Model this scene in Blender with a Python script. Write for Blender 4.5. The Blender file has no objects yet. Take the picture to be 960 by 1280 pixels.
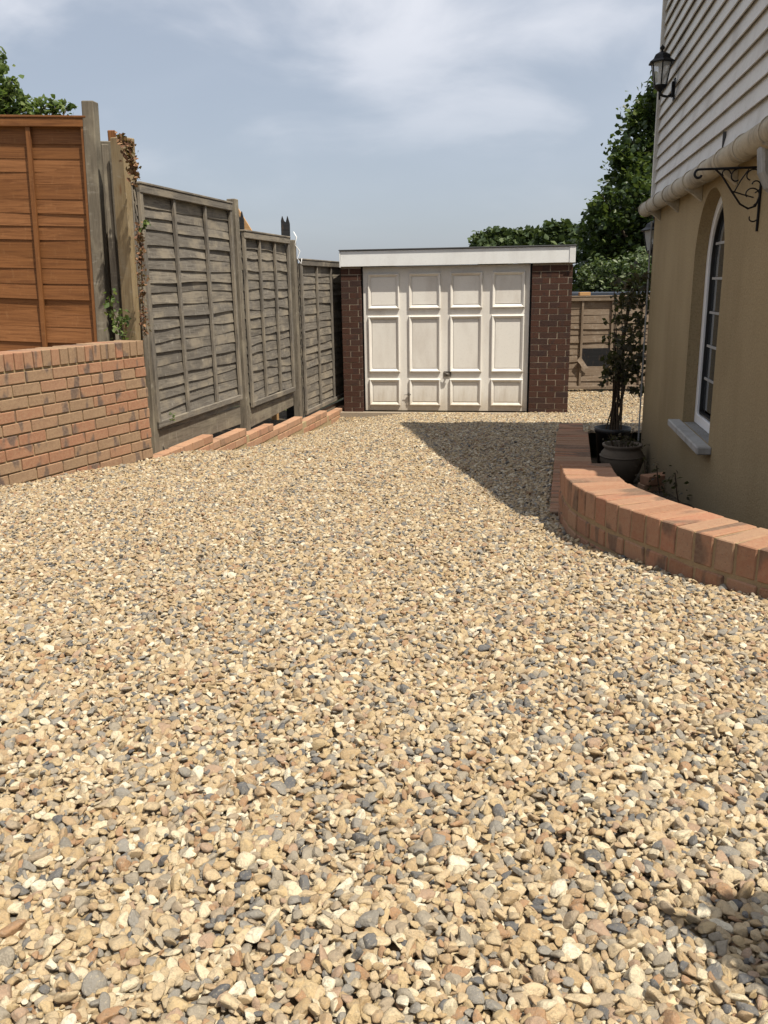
import bpy, bmesh, math, random
import numpy as np
from mathutils import Vector, Matrix, Euler
R = math.radians
rng = random.Random(7)
NR = np.random.default_rng(11)
scene = bpy.context.scene

# ------------------------------------------------------------------ camera
F, HOR, ROLL, CH = 1070.0, 356.0, 0.016, 1.64      # focal length in photo pixels, horizon row, roll, eye height
PITCH = math.atan((640 - HOR) / F)
cam = bpy.data.cameras.new('camera')
cam.sensor_fit = 'VERTICAL'; cam.sensor_height = 36.0; cam.lens = F / 1280 * 36.0
cam.clip_start = 0.05; cam.clip_end = 3000
camo = bpy.data.objects.new('camera', cam); scene.collection.objects.link(camo)
camo.matrix_world = Matrix.Translation((0, 0, CH)) @ Matrix.Rotation(math.pi/2 - PITCH, 4, 'X') @ Matrix.Rotation(-ROLL, 4, 'Z')
scene.camera = camo
scene.render.resolution_x = 768; scene.render.resolution_y = 1024

# ------------------------------------------------------------------ light
SUN_AZ = R(-48.0)      # direction towards the sun, measured from +X
SUN_EL = R(61.5)
EXPOSURE = 0.5
world = bpy.data.worlds.new('World'); scene.world = world; world.use_nodes = True
wn, wl = world.node_tree.nodes, world.node_tree.links
wn.clear()
def W(t, **k):
    n = wn.new(t)
    for a, b in k.items(): setattr(n, a, b)
    return n
out = W('ShaderNodeOutputWorld'); bg = W('ShaderNodeBackground'); bg.inputs[1].default_value = 0.062
sky = W('ShaderNodeTexSky', sky_type='NISHITA', sun_disc=False, sun_elevation=SUN_EL,
        sun_rotation=math.pi/2 - SUN_AZ, air_density=1.0, dust_density=2.2, ozone_density=1.2, altitude=30)
tc = W('ShaderNodeTexCoord'); sep = W('ShaderNodeSeparateXYZ')
wl.new(tc.outputs['Generated'], sep.inputs[0])
zc = W('ShaderNodeMath', operation='MAXIMUM'); zc.inputs[1].default_value = 0.0
wl.new(sep.outputs[2], zc.inputs[0])
za = W('ShaderNodeMath', operation='ADD'); za.inputs[1].default_value = 0.22
wl.new(zc.outputs[0], za.inputs[0])
dv = W('ShaderNodeVectorMath', operation='SCALE')
inv = W('ShaderNodeMath', operation='DIVIDE'); inv.inputs[0].default_value = 1.0
wl.new(za.outputs[0], inv.inputs[1]); wl.new(tc.outputs['Generated'], dv.inputs[0]); wl.new(inv.outputs[0], dv.inputs['Scale'])
def cloud(scale, detail, lo, hi, seed):
    mp = W('ShaderNodeMapping'); mp.inputs['Scale'].default_value = (1.0, 0.9, 0.0); mp.inputs['Location'].default_value = (seed, seed*.7, 0)
    wl.new(dv.outputs[0], mp.inputs[0])
    nz = W('ShaderNodeTexNoise'); nz.inputs['Scale'].default_value = scale; nz.inputs['Detail'].default_value = detail
    nz.inputs['Roughness'].default_value = 0.5; nz.inputs['Distortion'].default_value = 0.35
    wl.new(mp.outputs[0], nz.inputs['Vector'])
    mr = W('ShaderNodeMapRange', interpolation_type='SMOOTHSTEP'); mr.inputs[1].default_value = lo; mr.inputs[2].default_value = hi
    wl.new(nz.outputs[0], mr.inputs[0]); return mr
c1 = cloud(0.9, 6, 0.32, 0.72, 3.1); c2 = cloud(1.7, 7, 0.40, 0.70, 8.4)
hz = W('ShaderNodeMapRange', interpolation_type='SMOOTHSTEP'); hz.inputs[1].default_value = 0.02; hz.inputs[2].default_value = 0.42
wl.new(zc.outputs[0], hz.inputs[0])
m1 = W('ShaderNodeMath', operation='MULTIPLY'); wl.new(c1.outputs[0], m1.inputs[0]); wl.new(hz.outputs[0], m1.inputs[1])
veil = W('ShaderNodeMath', operation='MULTIPLY_ADD'); veil.inputs[1].default_value = 0.5; veil.inputs[2].default_value = 0.5
wl.new(m1.outputs[0], veil.inputs[0])
mixa = W('ShaderNodeMixRGB'); mixa.inputs[2].default_value = (7.5, 8.2, 9.4, 1)     # high veil of thin cloud
wl.new(veil.outputs[0], mixa.inputs[0]); wl.new(sky.outputs[0], mixa.inputs[1])
m2 = W('ShaderNodeMath', operation='MULTIPLY'); wl.new(c2.outputs[0], m2.inputs[0]); wl.new(hz.outputs[0], m2.inputs[1])
m3 = W('ShaderNodeMath', operation='MULTIPLY'); m3.inputs[1].default_value = 0.8; wl.new(m2.outputs[0], m3.inputs[0])
mixb = W('ShaderNodeMixRGB'); mixb.inputs[2].default_value = (13.0, 12.9, 13.4, 1)
wl.new(m3.outputs[0], mixb.inputs[0]); wl.new(mixa.outputs[0], mixb.inputs[1])
wl.new(mixb.outputs[0], bg.inputs[0]); wl.new(bg.outputs[0], out.inputs[0])

sun = bpy.data.lights.new('sun', 'SUN'); sun.energy = 5.0; sun.angle = R(0.53); sun.color = (1.0, 0.935, 0.81)
suno = bpy.data.objects.new('sun', sun); scene.collection.objects.link(suno)
sdir = Vector((math.cos(SUN_EL)*math.cos(SUN_AZ), math.cos(SUN_EL)*math.sin(SUN_AZ), math.sin(SUN_EL)))
suno.rotation_euler = sdir.to_track_quat('Z', 'Y').to_euler(); suno.location = sdir * 30
scene.view_settings.view_transform = 'Standard'; scene.view_settings.look = 'None'
scene.view_settings.exposure = EXPOSURE; scene.view_settings.gamma = 1.0
scene.view_settings.use_curve_mapping = False
scene.render.engine = 'CYCLES'

# ------------------------------------------------------------------ pixel helpers (a pixel gives a direction, the plane gives the distance)
def ray(px, py):
    x = (px - 480) / F; y = (640 - py) / F
    c, s = math.cos(ROLL), math.sin(ROLL)
    x, y = x*c + y*s, -x*s + y*c
    cp, sp = math.cos(PITCH), math.sin(PITCH)
    return Vector((x, cp + y*sp, y*cp - sp))
def atf(px, py, f):
    d = ray(px, py); return Vector((0, 0, CH)) + d * (f / d.y)
def atz(px, py, z):
    d = ray(px, py); return Vector((0, 0, CH)) + d * ((z - CH) / d.z)
def drive_z(y):
    return max(0.94 - 0.083 * y, 0.0)
def sstep(a, b, x):
    t = min(max((x - a) / (b - a), 0.0), 1.0); return t*t*(3 - 2*t)
def dip(x, y):           # the gravel sags along the foot of the side fence
    return .115 * sstep(6.5, 7.8, y) * (1 - sstep(10.8, 12.0, y)) * (1 - sstep(.1, 1.1, x - left_edge(y)))

# ------------------------------------------------------------------ mesh helpers
COL = scene.collection
class MB:
    def __init__(s): s.v, s.f = [], []
    def add(s, vs, fs):
        o = len(s.v); s.v += [tuple(v) for v in vs]; s.f += [tuple(i + o for i in f) for f in fs]; return s
    def box(s, x0, x1, y0, y1, z0, z1, M=None):
        vs = [Vector((x, y, z)) for z in (z0, z1) for y in (y0, y1) for x in (x0, x1)]
        if M: vs = [M @ v for v in vs]
        return s.add(vs, [(0,2,3,1),(4,5,7,6),(0,1,5,4),(2,6,7,3),(0,4,6,2),(1,3,7,5)])
    def prism(s, pts, d):
        """pts: loop of points, d: extrusion vector"""
        n = len(pts); d = Vector(d); vs = [Vector(p) for p in pts] + [Vector(p) + d for p in pts]
        fs = [tuple(range(n))[::-1], tuple(range(n, 2*n))] + [(i, (i+1) % n, n + (i+1) % n, n + i) for i in range(n)]
        return s.add(vs, fs)
    def tube(s, pts, r, seg=8, cap=True):
        pts = [Vector(p) for p in pts]; n = len(pts)
        rs = r if isinstance(r, (list, tuple)) else [r]*n
        vs, fs = [], []
        up = None
        for i, p in enumerate(pts):
            d = (pts[min(i+1, n-1)] - pts[max(i-1, 0)]).normalized()
            if up is None:
                up = d.orthogonal().normalized()
            up = (up - d * up.dot(d)).normalized() if (up - d*up.dot(d)).length > 1e-5 else d.orthogonal().normalized()
            b = d.cross(up)
            for k in range(seg):
                a = 2*math.pi*k/seg; vs.append(p + (up*math.cos(a) + b*math.sin(a)) * rs[i])
        for i in range(n-1):
            for k in range(seg):
                k2 = (k+1) % seg; fs.append((i*seg+k, i*seg+k2, (i+1)*seg+k2, (i+1)*seg+k))
        if cap: fs += [tuple(range(seg))[::-1], tuple(range((n-1)*seg, n*seg))]
        return s.add(vs, fs)
    def lathe(s, prof, seg=32, c=(0,0,0)):
        vs, fs = [], []
        for r, z in prof:
            for k in range(seg):
                a = 2*math.pi*k/seg; vs.append((c[0]+r*math.cos(a), c[1]+r*math.sin(a), c[2]+z))
        for i in range(len(prof)-1):
            for k in range(seg):
                k2 = (k+1) % seg; fs.append((i*seg+k, i*seg+k2, (i+1)*seg+k2, (i+1)*seg+k))
        fs.append(tuple(range(seg))[::-1]); fs.append(tuple(range((len(prof)-1)*seg, len(prof)*seg)))
        return s.add(vs, fs)
    def mesh(s, name, mat=None, smooth=False, bevel=0.0, bseg=1):
        me = bpy.data.meshes.new(name); me.from_pydata(s.v, [], s.f)
        bm = bmesh.new(); bm.from_mesh(me)
        bmesh.ops.recalc_face_normals(bm, faces=bm.faces)
        if bevel:
            bmesh.ops.bevel(bm, geom=[e for e in bm.edges if e.calc_face_angle(0) > 0.6], offset=bevel, segments=bseg, affect='EDGES', clamp_overlap=True)
        bm.to_mesh(me); bm.free()
        if mat: me.materials.append(mat)
        if smooth: me.shade_smooth()
        return me
    def obj(s, name, mat, parent=None, loc=(0,0,0), rot=(0,0,0), **k):
        return place(name, s.mesh(name, mat, **k), parent, loc, rot)
def place(name, me, parent=None, loc=(0,0,0), rot=(0,0,0), scale=(1,1,1)):
    o = bpy.data.objects.new(name, me); COL.objects.link(o)
    o.location = loc; o.rotation_euler = rot; o.scale = scale
    if parent: o.parent = parent
    return o
def tag(o, label, cat, group=None):
    o['label'] = label; o['category'] = cat
    if group: o['group'] = group
    return o
def thing(name, label, cat, loc=(0,0,0), rz=0.0, group=None):
    o = bpy.data.objects.new(name, None); COL.objects.link(o); o.empty_display_size = 0.1
    o.location = loc; o.rotation_euler = (0, 0, rz)
    return tag(o, label, cat, group)
def structure(o, kind='structure'):
    o['kind'] = kind; return o

# ------------------------------------------------------------------ materials
MATS = {}
class NT:
    def __init__(s, name):
        s.m = bpy.data.materials.new(name); s.m.use_nodes = True; s.t = s.m.node_tree; s.t.nodes.clear()
        s.out = s.n('ShaderNodeOutputMaterial'); s.b = s.n('ShaderNodeBsdfPrincipled')
        s.l(s.b.outputs[0], s.out.inputs[0]); MATS[name] = s.m
        s.tc = s.n('ShaderNodeTexCoord'); s.oi = s.n('ShaderNodeObjectInfo')
    def n(s, t, **k):
        n = s.t.nodes.new(t)
        for a, b in k.items(): setattr(n, a, b)
        return n
    def l(s, a, b): s.t.links.new(a, b)
    def set(s, inp, v):
        if isinstance(v, (int, float)): inp.default_value = v
        elif isinstance(v, tuple): inp.default_value = v if len(v) == 4 or len(inp.default_value) == 3 else v + (1,)
        else: s.l(v, inp)
    def vec(s, scale=(1,1,1), offs=True, co='Object'):
        mp = s.n('ShaderNodeMapping'); mp.inputs['Scale'].default_value = scale
        s.l(s.tc.outputs[co], mp.inputs[0])
        if offs:
            sc = s.n('ShaderNodeMath', operation='MULTIPLY'); sc.inputs[1].default_value = 37.0
            s.l(s.oi.outputs['Random'], sc.inputs[0])
            cb = s.n('ShaderNodeCombineXYZ'); s.l(sc.outputs[0], cb.inputs[0]); s.l(sc.outputs[0], cb.inputs[1]); s.l(sc.outputs[0], cb.inputs[2])
            s.l(cb.outputs[0], mp.inputs['Location'])
        return mp.outputs[0]
    def noise(s, v, scale, detail=4, rough=0.55, dist=0.0):
        n = s.n('ShaderNodeTexNoise'); n.inputs['Scale'].default_value = scale; n.inputs['Detail'].default_value = detail
        n.inputs['Roughness'].default_value = rough; n.inputs['Distortion'].default_value = dist
        s.l(v, n.inputs['Vector']); return n.outputs[0]
    def rng(s, v, a, b, c=0.0, d=1.0, smooth=True):
        n = s.n('ShaderNodeMapRange'); n.interpolation_type = 'SMOOTHSTEP' if smooth else 'LINEAR'
        for i, x in enumerate((a, b, c, d)): n.inputs[i+1].default_value = x
        s.l(v, n.inputs[0]); return n.outputs[0]
    def ramp(s, v, stops, const=False):
        n = s.n('ShaderNodeValToRGB'); cr = n.color_ramp
        if const: cr.interpolation = 'CONSTANT'
        while len(cr.elements) < len(stops): cr.elements.new(0.5)
        for e, (p, c) in zip(cr.elements, stops): e.position = p; e.color = tuple(c) + (1,)
        s.l(v, n.inputs[0]); return n.outputs[0]
    def mix(s, f, a, b, mode='MIX'):
        n = s.n('ShaderNodeMixRGB', blend_type=mode)
        s.set(n.inputs[0], f); s.set(n.inputs[1], a); s.set(n.inputs[2], b); return n.outputs[0]
    def math(s, op, a, b=0.0):
        n = s.n('ShaderNodeMath', operation=op); s.set(n.inputs[0], a); s.set(n.inputs[1], b); return n.outputs[0]
    def bump(s, h, strength=0.4, dist=0.005):
        n = s.n('ShaderNodeBump'); n.inputs['Strength'].default_value = strength; n.inputs['Distance'].default_value = dist
        s.l(h, n.inputs['Height']); s.l(n.outputs[0], s.b.inputs['Normal'])
    def done(s, col, rough=0.8, spec=0.3, **k):
        s.set(s.b.inputs['Base Color'], col); s.set(s.b.inputs['Roughness'], rough)
        s.b.inputs['Specular IOR Level'].default_value = spec
        for a, b in k.items(): s.set(s.b.inputs[a.replace('_', ' ')], b)
        return s.m

def m_brick(name, tones, burnt, burnt_amt, dust):
    t = NT(name); base = t.ramp(t.oi.outputs['Random'], tones)
    v = t.vec((1, 1, 1))
    lf = t.noise(t.vec((8.5, 2, 3)), 1.0, 2, 0.5)
    patch = t.math('MULTIPLY', t.rng(lf, 0.57, 0.64), burnt_amt)
    c = t.mix(patch, base, burnt)
    fine = t.noise(v, 55, 5, 0.65)
    c = t.mix(t.rng(fine, 0.3, 0.75, 0.0, 0.55), c, t.mix(0.5, c, dust))
    c = t.mix(t.math('MULTIPLY', t.rng(t.noise(v, 160, 2), .62, .72), .5), c, (0.09, 0.06, 0.05))
    t.bump(t.noise(v, 130, 5, 0.7), 0.55, 0.004)
    return t.done(c, 0.92, 0.15)
RED = m_brick('brick_red', [(0, (.27,.13,.078)), (.2, (.295,.15,.09)), (.4, (.28,.165,.102)), (.6, (.245,.16,.10)), (.8, (.265,.168,.105)), (1, (.31,.135,.082))], (.10,.072,.064), .9, (.46,.33,.2))
PLINTH = m_brick('brick_orange', [(0, (.32,.165,.10)), (.4, (.37,.205,.125)), (.75, (.33,.19,.12)), (1, (.37,.17,.105))], (.16,.10,.07), .5, (.52,.38,.24))
LOWB = m_brick('brick_brown', [(0, (.23,.112,.066)), (.3, (.30,.155,.094)), (.55, (.27,.165,.105)), (.8, (.31,.14,.084)), (1, (.20,.115,.076))], (.10,.066,.05), .8, (.36,.265,.165))
DARKB = m_brick('brick_dark', [(0, (.046,.022,.016)), (.4, (.060,.027,.019)), (.75, (.055,.029,.022)), (1, (.034,.020,.018))], (.03,.02,.02), .6, (.11,.065,.045))

def m_mortar(name, col, dark):
    t = NT(name); v = t.vec((1,1,1), False)
    n = t.noise(v, 60, 5, .7)
    c = t.mix(n, dark, col); t.bump(t.noise(v, 220, 3), .6, .004)
    return t.done(c, .95, .1)
MORTAR = m_mortar('mortar_sand', (.40,.315,.185), (.27,.20,.115))
MORTARL = m_mortar('mortar_brown', (.31,.225,.13), (.20,.14,.08))
MORTARD = m_mortar('mortar_grey', (.36,.30,.23), (.20,.16,.12))

def m_wood(name, tones, streak, grain=(1.2, 10, 26), rough=.85, stain=None, bump=.35, knots=False):
    """grain runs along local X"""
    t = NT(name); base = t.ramp(t.oi.outputs['Random'], tones)
    v = t.vec(grain); g = t.noise(v, 3.0, 6, .65, 1.2)
    c = t.mix(t.rng(g, .35, .72), base, streak)
    v2 = t.vec((1.5, 2, 3)); big = t.noise(v2, 2.2, 4, .6)
    if stain: c = t.mix(t.math('MULTIPLY', t.rng(big, .45, .68), .75), c, stain)
    v3 = t.vec((5, 20, 1.5)); dr = t.noise(v3, 6.0, 3, .6)
    c = t.mix(t.math('MULTIPLY', t.rng(dr, .55, .8), .45 if stain else .1), c, (.36,.33,.28) if stain else (.5,.3,.14))
    if knots:
        vo = t.n('ShaderNodeTexVoronoi'); vo.inputs['Scale'].default_value = 1.0
        t.l(t.vec((2.2, 2.2, 7)), vo.inputs['Vector'])
        c = t.mix(t.rng(vo.outputs['Distance'], .03, .13, .8, 0), c, (.12,.045,.015))
    t.bump(g, bump, .004)
    return t.done(c, rough, .2)
GREY = m_wood('wood_grey', [(0, (.118,.104,.087)), (.35, (.182,.161,.135)), (.7, (.142,.127,.108)), (1, (.225,.195,.155))], (.078,.067,.056), stain=(.25,.212,.16))
GREYD = m_wood('wood_grey_post', [(0, (.135,.115,.088)), (1, (.165,.14,.108))], (.095,.08,.06), stain=(.22,.19,.14))
TAN = m_wood('wood_tan_post', [(0, (.21,.155,.088)), (1, (.24,.18,.10))], (.155,.11,.062), stain=(.25,.20,.13), knots=True)
ORANGE = m_wood('wood_orange', [(0, (.16,.066,.022)), (.35, (.205,.086,.029)), (.7, (.175,.072,.025)), (1, (.235,.103,.04))], (.105,.041,.014), grain=(.8, 8, 20), rough=.6, bump=.2, knots=True)
BACKW = m_wood('wood_back_fence', [(0, (.17,.125,.088)), (.5, (.21,.158,.115)), (1, (.19,.145,.105))], (.125,.09,.062), stain=(.23,.18,.135))
CHAR_SHADE = m_wood('wood_charred_shade', [(0, (.022,.022,.024)), (1, (.03,.03,.032))], (.012,.012,.013), rough=.9)
NEWW = m_wood('wood_new', [(0, (.42,.25,.11)), (1, (.48,.29,.14))], (.34,.19,.085))

def m_paint(name, col, dirt, amt, rough=.55, scale=3.0, spec=.4, drip=True, splash=False):
    t = NT(name); v = t.vec((1,1,.35) if drip else (1,1,1), True)
    n = t.rng(t.noise(v, scale, 6, .65), .42, .78); f = t.noise(t.vec((1,1,1)), 45, 4, .7)
    c = t.mix(t.math('MULTIPLY', n, amt), col, dirt)
    c = t.mix(t.math('MULTIPLY', t.rng(f, .5, .75), amt*.5), c, dirt)
    if splash:
        ge = t.n('ShaderNodeNewGeometry'); sx = t.n('ShaderNodeSeparateXYZ'); t.l(ge.outputs['Position'], sx.inputs[0])
        nz = t.noise(t.vec((6,6,1.2), False, 'Object'), 2.0, 5, .7)
        h = t.math('SUBTRACT', sx.outputs[2], t.math('MULTIPLY', nz, .5))
        c = t.mix(t.rng(h, -.25, .12, .6, 0), c, (.36,.29,.2))
    t.bump(f, .12, .002)
    return t.done(c, rough, spec)
DOOR = m_paint('door_cream', (.68,.65,.60), (.45,.40,.35), .6, .5, 2.6, splash=True)
FASCIA = m_paint('fascia_white', (.68,.68,.67), (.46,.44,.42), .5, .35, 3.5)
BOARD = m_paint('board_white', (.53,.515,.49), (.29,.26,.225), .8, .6, 2.2)
FELT = m_paint('roof_felt', (.055,.055,.058), (.09,.09,.085), .6, .95, 6)
UPVC = m_paint('frame_white', (.72,.72,.72), (.45,.43,.4), .35, .3, 5)
SILL = m_paint('sill_stone', (.32,.31,.295), (.18,.17,.15), .8, .8, 8)
BLACK = m_paint('iron_black', (.006,.006,.007), (.018,.016,.014), .4, .5, 12, spec=.2)
PLASTIC = m_paint('plastic_black', (.015,.015,.016), (.03,.03,.03), .5, .5, 5)
GUTTER = m_paint('gutter_stone', (.37,.32,.24), (.12,.10,.075), .95, .7, 7)
TERRA = m_paint('pot_clay', (.125,.097,.07), (.07,.058,.045), .8, .85, 5)
CORBEL = m_paint('corbel_grey', (.27,.27,.26), (.1,.1,.1), .9, .85, 14)
SLATE = m_paint('roof_slate', (.09,.08,.08), (.05,.05,.05), .6, .8, 6)
BRASS = m_paint('handle_metal', (.10,.085,.07), (.04,.035,.03), .6, .45, 20)
WHITE = m_paint('cord_white', (.75,.75,.75), (.6,.6,.6), .3, .5, 8)
SHEDF = m_paint('shed_roof_blue', (.035,.045,.065), (.03,.03,.035), .6, .8, 5)

def m_render():
    t = NT('wall_render'); v = t.vec((1,1,1), False)
    big = t.noise(t.vec((1,1,.4), False), 1.6, 5, .6)
    c = t.mix(t.rng(big, .35, .7), (.37,.285,.165), (.285,.215,.12))
    fine = t.noise(v, 95, 4, .7); c = t.mix(t.rng(fine, .42, .7, 0, .5), c, (.16,.12,.07))
    sx = t.n('ShaderNodeSeparateXYZ'); t.l(t.tc.outputs['Object'], sx.inputs[0])
    low = t.rng(t.math('ADD', sx.outputs[2], t.math('MULTIPLY', big, .5)), .45, 1.0, .75, 0.0)     # splash dirt rising from the bed
    c = t.mix(low, c, (.12,.10,.07))
    spots = t.rng(t.noise(v, 34, 3), .68, .76, 0, .45); c = t.mix(spots, c, (.3,.22,.12))
    t.bump(t.math('ADD', t.noise(v, 210, 4, .75), t.math('MULTIPLY', t.noise(v, 38, 4, .6), .9)), .9, .007)
    return t.done(c, .95, .1)
RENDER = m_render()
def m_glass():
    t = NT('window_glass'); return t.done((.03,.034,.036), .06, .6)
GLASS = m_glass()
def m_lglass():
    t = NT('lantern_glass')
    tr = t.n('ShaderNodeBsdfTransparent'); tr.inputs[0].default_value = (.92,.92,.92,1)
    gl = t.n('ShaderNodeBsdfDiffuse'); gl.inputs[0].default_value = (.62,.62,.6,1)
    mx = t.n('ShaderNodeMixShader'); mx.inputs[0].default_value = .45
    t.l(tr.outputs[0], mx.inputs[1]); t.l(gl.outputs[0], mx.inputs[2]); t.l(mx.outputs[0], t.out.inputs[0]); return t.m
LGLASS = m_lglass()

def m_leaf(name, stops, trans=.35, rough=.45):
    t = NT(name); a = t.n('ShaderNodeAttribute', attribute_name='rnd')
    c = t.ramp(a.outputs['Fac'], stops); t.done(c, rough, .35)
    tl = t.n('ShaderNodeBsdfTranslucent'); t.l(t.mix(.5, c, (.16,.22,.03)), tl.inputs[0])
    mx = t.n('ShaderNodeMixShader'); mx.inputs[0].default_value = trans
    t.l(t.b.outputs[0], mx.inputs[1]); t.l(tl.outputs[0], mx.inputs[2]); t.l(mx.outputs[0], t.out.inputs[0]); return t.m
LEAF_DARK = m_leaf('leaf_dark', [(0, (.018,.034,.010)), (.5, (.030,.054,.015)), (.8, (.05,.08,.02)), (1, (.12,.15,.04))], .25)
LEAF_MID = m_leaf('leaf_mid', [(0, (.045,.08,.02)), (.5, (.095,.14,.04)), (1, (.19,.23,.08))], .4)
LEAF_FAR = m_leaf('leaf_far', [(0, (.03,.05,.018)), (.6, (.05,.075,.025)), (1, (.075,.10,.035))], .15, .7)
LEAF_PALE = m_leaf('leaf_pale', [(0, (.035,.06,.02)), (.6, (.07,.10,.04)), (1, (.19,.22,.12))], .3)
LEAF_DEAD = m_leaf('leaf_dead', [(0, (.07,.03,.018)), (.5, (.16,.075,.04)), (1, (.30,.17,.09))], .2, .8)
LEAF_OLIVE = m_leaf('leaf_olive', [(0, (.020,.016,.009)), (.5, (.046,.034,.018)), (.8, (.05,.045,.02)), (1, (.10,.07,.035))], .2, .7)
BARK = m_wood('bark', [(0, (.06,.045,.032)), (1, (.085,.065,.045))], (.035,.026,.018), grain=(6,6,2), bump=.8)
STEM = m_wood('stem', [(0, (.06,.04,.025)), (1, (.08,.055,.035))], (.035,.025,.015))

STONES = [(0, (.52,.375,.19)), (.10, (.60,.46,.27)), (.20, (.45,.31,.155)), (.29, (.66,.545,.35)), (.36, (.44,.30,.16)),
          (.44, (.38,.22,.11)), (.49, (.57,.42,.235)), (.57, (.33,.275,.195)), (.64, (.50,.375,.215)), (.72, (.27,.24,.19)),
          (.765, (.74,.64,.45)), (.81, (.38,.29,.185)), (.875, (.15,.142,.128)), (.905, (.28,.25,.20)), (.945, (.40,.265,.165)), (.978, (.115,.112,.108))]
STONES = [(p, (c[0]*.82, c[1]*.835, c[2]*.885)) for p, c in STONES]
def m_stone():
    t = NT('pebble'); c = t.ramp(t.oi.outputs['Random'], STONES, True)
    v = t.vec((1,1,1))
    n1 = t.noise(v, 2.2, 5, .7, .8)
    c2 = t.mix(t.rng(n1, .46, .66, 0, .8), c, t.mix(.6, c, (.16,.135,.10)))
    n2 = t.noise(v, 3.4, 5, .75, .5)
    c2 = t.mix(t.rng(n2, .54, .68, 0, .7), c2, t.mix(.6, c2, (.56,.46,.30)))
    n3 = t.noise(v, 7, 4, .7)
    c2 = t.mix(t.rng(n3, .56, .72, 0, .45), c2, (.13,.10,.065))
    t.bump(t.noise(v, 5, 5, .65), .4, .2)
    return t.done(c2, .55, .35)
STONE = m_stone()
def m_gravel_base():
    t = NT('gravel_base'); vo = t.n('ShaderNodeTexVoronoi'); vo.inputs['Scale'].default_value = 55.0
    t.l(t.tc.outputs['Object'], vo.inputs['Vector'])
    sx = t.n('ShaderNodeSeparateColor'); t.l(vo.outputs['Color'], sx.inputs[0])
    c = t.ramp(sx.outputs[0], STONES, True)
    c = t.mix(t.rng(vo.outputs['Distance'], .35, .7, 0, .75), c, (.12,.09,.05))
    t.bump(t.math('SUBTRACT', 1.0, vo.outputs['Distance']), .8, .012)
    return t.done(c, .8, .2)
GRAVEL = m_gravel_base()
def m_soil():
    t = NT('soil'); v = t.vec((1,1,1), False)
    c = t.mix(t.rng(t.noise(v, 18, 6, .7), .35, .7), (.045,.034,.024), (.10,.08,.055))
    t.bump(t.noise(v, 40, 6, .7), .9, .03); return t.done(c, .95, .1)
SOIL = m_soil()
def m_ground():
    t = NT('ground_grass'); v = t.vec((1,1,1), False)
    c = t.mix(t.noise(v, 1.5, 6, .7), (.05,.075,.025), (.11,.11,.045)); t.bump(t.noise(v, 30, 5), .7, .03)
    return t.done(c, .95, .1)
GRASS = m_ground()

# ------------------------------------------------------------------ layout constants
W0 = Vector((-1.717, 6.302)); W1 = Vector((-2.291, 4.994))           # foot of the left brick wall
WD = (W1 - W0).normalized()
WALL_TOP = 1.28
P0 = Vector((-1.72, 6.33)); P1 = Vector((-0.47, 11.78))              # line of the stepped brick plinth (front face)
PD = (P1 - P0).normalized(); PN = Vector((PD.y, -PD.x))              # PN points to the drive
GYAW = R(9.0); GU = Vector((math.cos(GYAW), -math.sin(GYAW))); GV = Vector((math.sin(GYAW), math.cos(GYAW)))
GR = Vector((1.905, 11.13))                                          # right bottom corner of the garage door
HYAW = R(9.5); HW = Vector((math.sin(HYAW), math.cos(HYAW))); HN = Vector((-HW.y, HW.x)); HC = Vector((2.2, 7.2))
OUTER = [(.80,4.05),(.785,3.72),(.757,3.5),(.752,3.34),(.775,3.19),(.822,3.02),(.899,2.829),(.992,2.617),(1.118,2.426),(1.225,2.245),(1.33,2.08)]

def left_edge(y):
    if y < W0.y: return W0.x + (y - W0.y) * (WD.x / WD.y)
    return P0.x + (y - P0.y) * (PD.x / PD.y)
LWN, LWF = Vector((.80, 4.05)), Vector((1.66, 8.0))
def right_edge(y):
    if y < 2.08: return 2.6
    if y < 4.05:
        for (x0, y0), (x1, y1) in zip(OUTER, OUTER[1:]):
            if y1 <= y <= y0: return x0 + (x1 - x0) * (y - y0) / (y1 - y0)
        return 1.2
    if y < 8.02: return LWN.x + (LWF.x - LWN.x) * (y - LWN.y) / (LWF.y - LWN.y)
    return 6.0

# ------------------------------------------------------------------ the setting
mb = MB(); mb.add([(-900,-900,-.32),(900,-900,-.32),(900,900,-.32),(-900,900,-.32)], [(0,1,2,3)])
structure(mb.obj('ground', GRASS))
# driveway: a sloping sheet, undulating a little
mb = MB(); ys = [i*.25 for i in range(-14, 60)]; NX = 40
def und(x, y): return .012*math.sin(x*1.9+y*.7) + .010*math.sin(y*1.7-x*.6)
for y in ys:
    xl = left_edge(y) - .05 if y < 11.9 else -.6
    xr = right_edge(y) + .06 if y < 8.02 else 6.0
    for k in range(NX):
        x = xl + (xr - xl) * k / (NX-1); mb.v.append((x, y, drive_z(y) - dip(x, y) + und(x, y)*.6 - .022))
for j in range(len(ys)-1):
    for k in range(NX-1):
        a = j*NX+k; mb.f.append((a, a+1, a+NX+1, a+NX))
driveway = structure(mb.obj('driveway', GRAVEL, smooth=True))

# raised gravel behind the left wall
mb = MB(); a = W0 + Vector((-.05, .12)); b = W0 + WD*6; nrm = Vector((WD.y, -WD.x))
if nrm.x > 0: nrm = -nrm
pts = [a + nrm*.05, b + nrm*.1, b + nrm*6, a + nrm*6 + Vector((0, 6))]
pts = [Vector((-1.86,6.34)), Vector((b.x-.12, b.y)), Vector((-9, b.y)), Vector((-9, 7.6)), Vector((-2.1, 7.1))]
mb.prism([(p.x, p.y, 0.2) for p in pts], (0, 0, .93))
structure(mb.obj('raised_gravel_terrace', GRAVEL))
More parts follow.
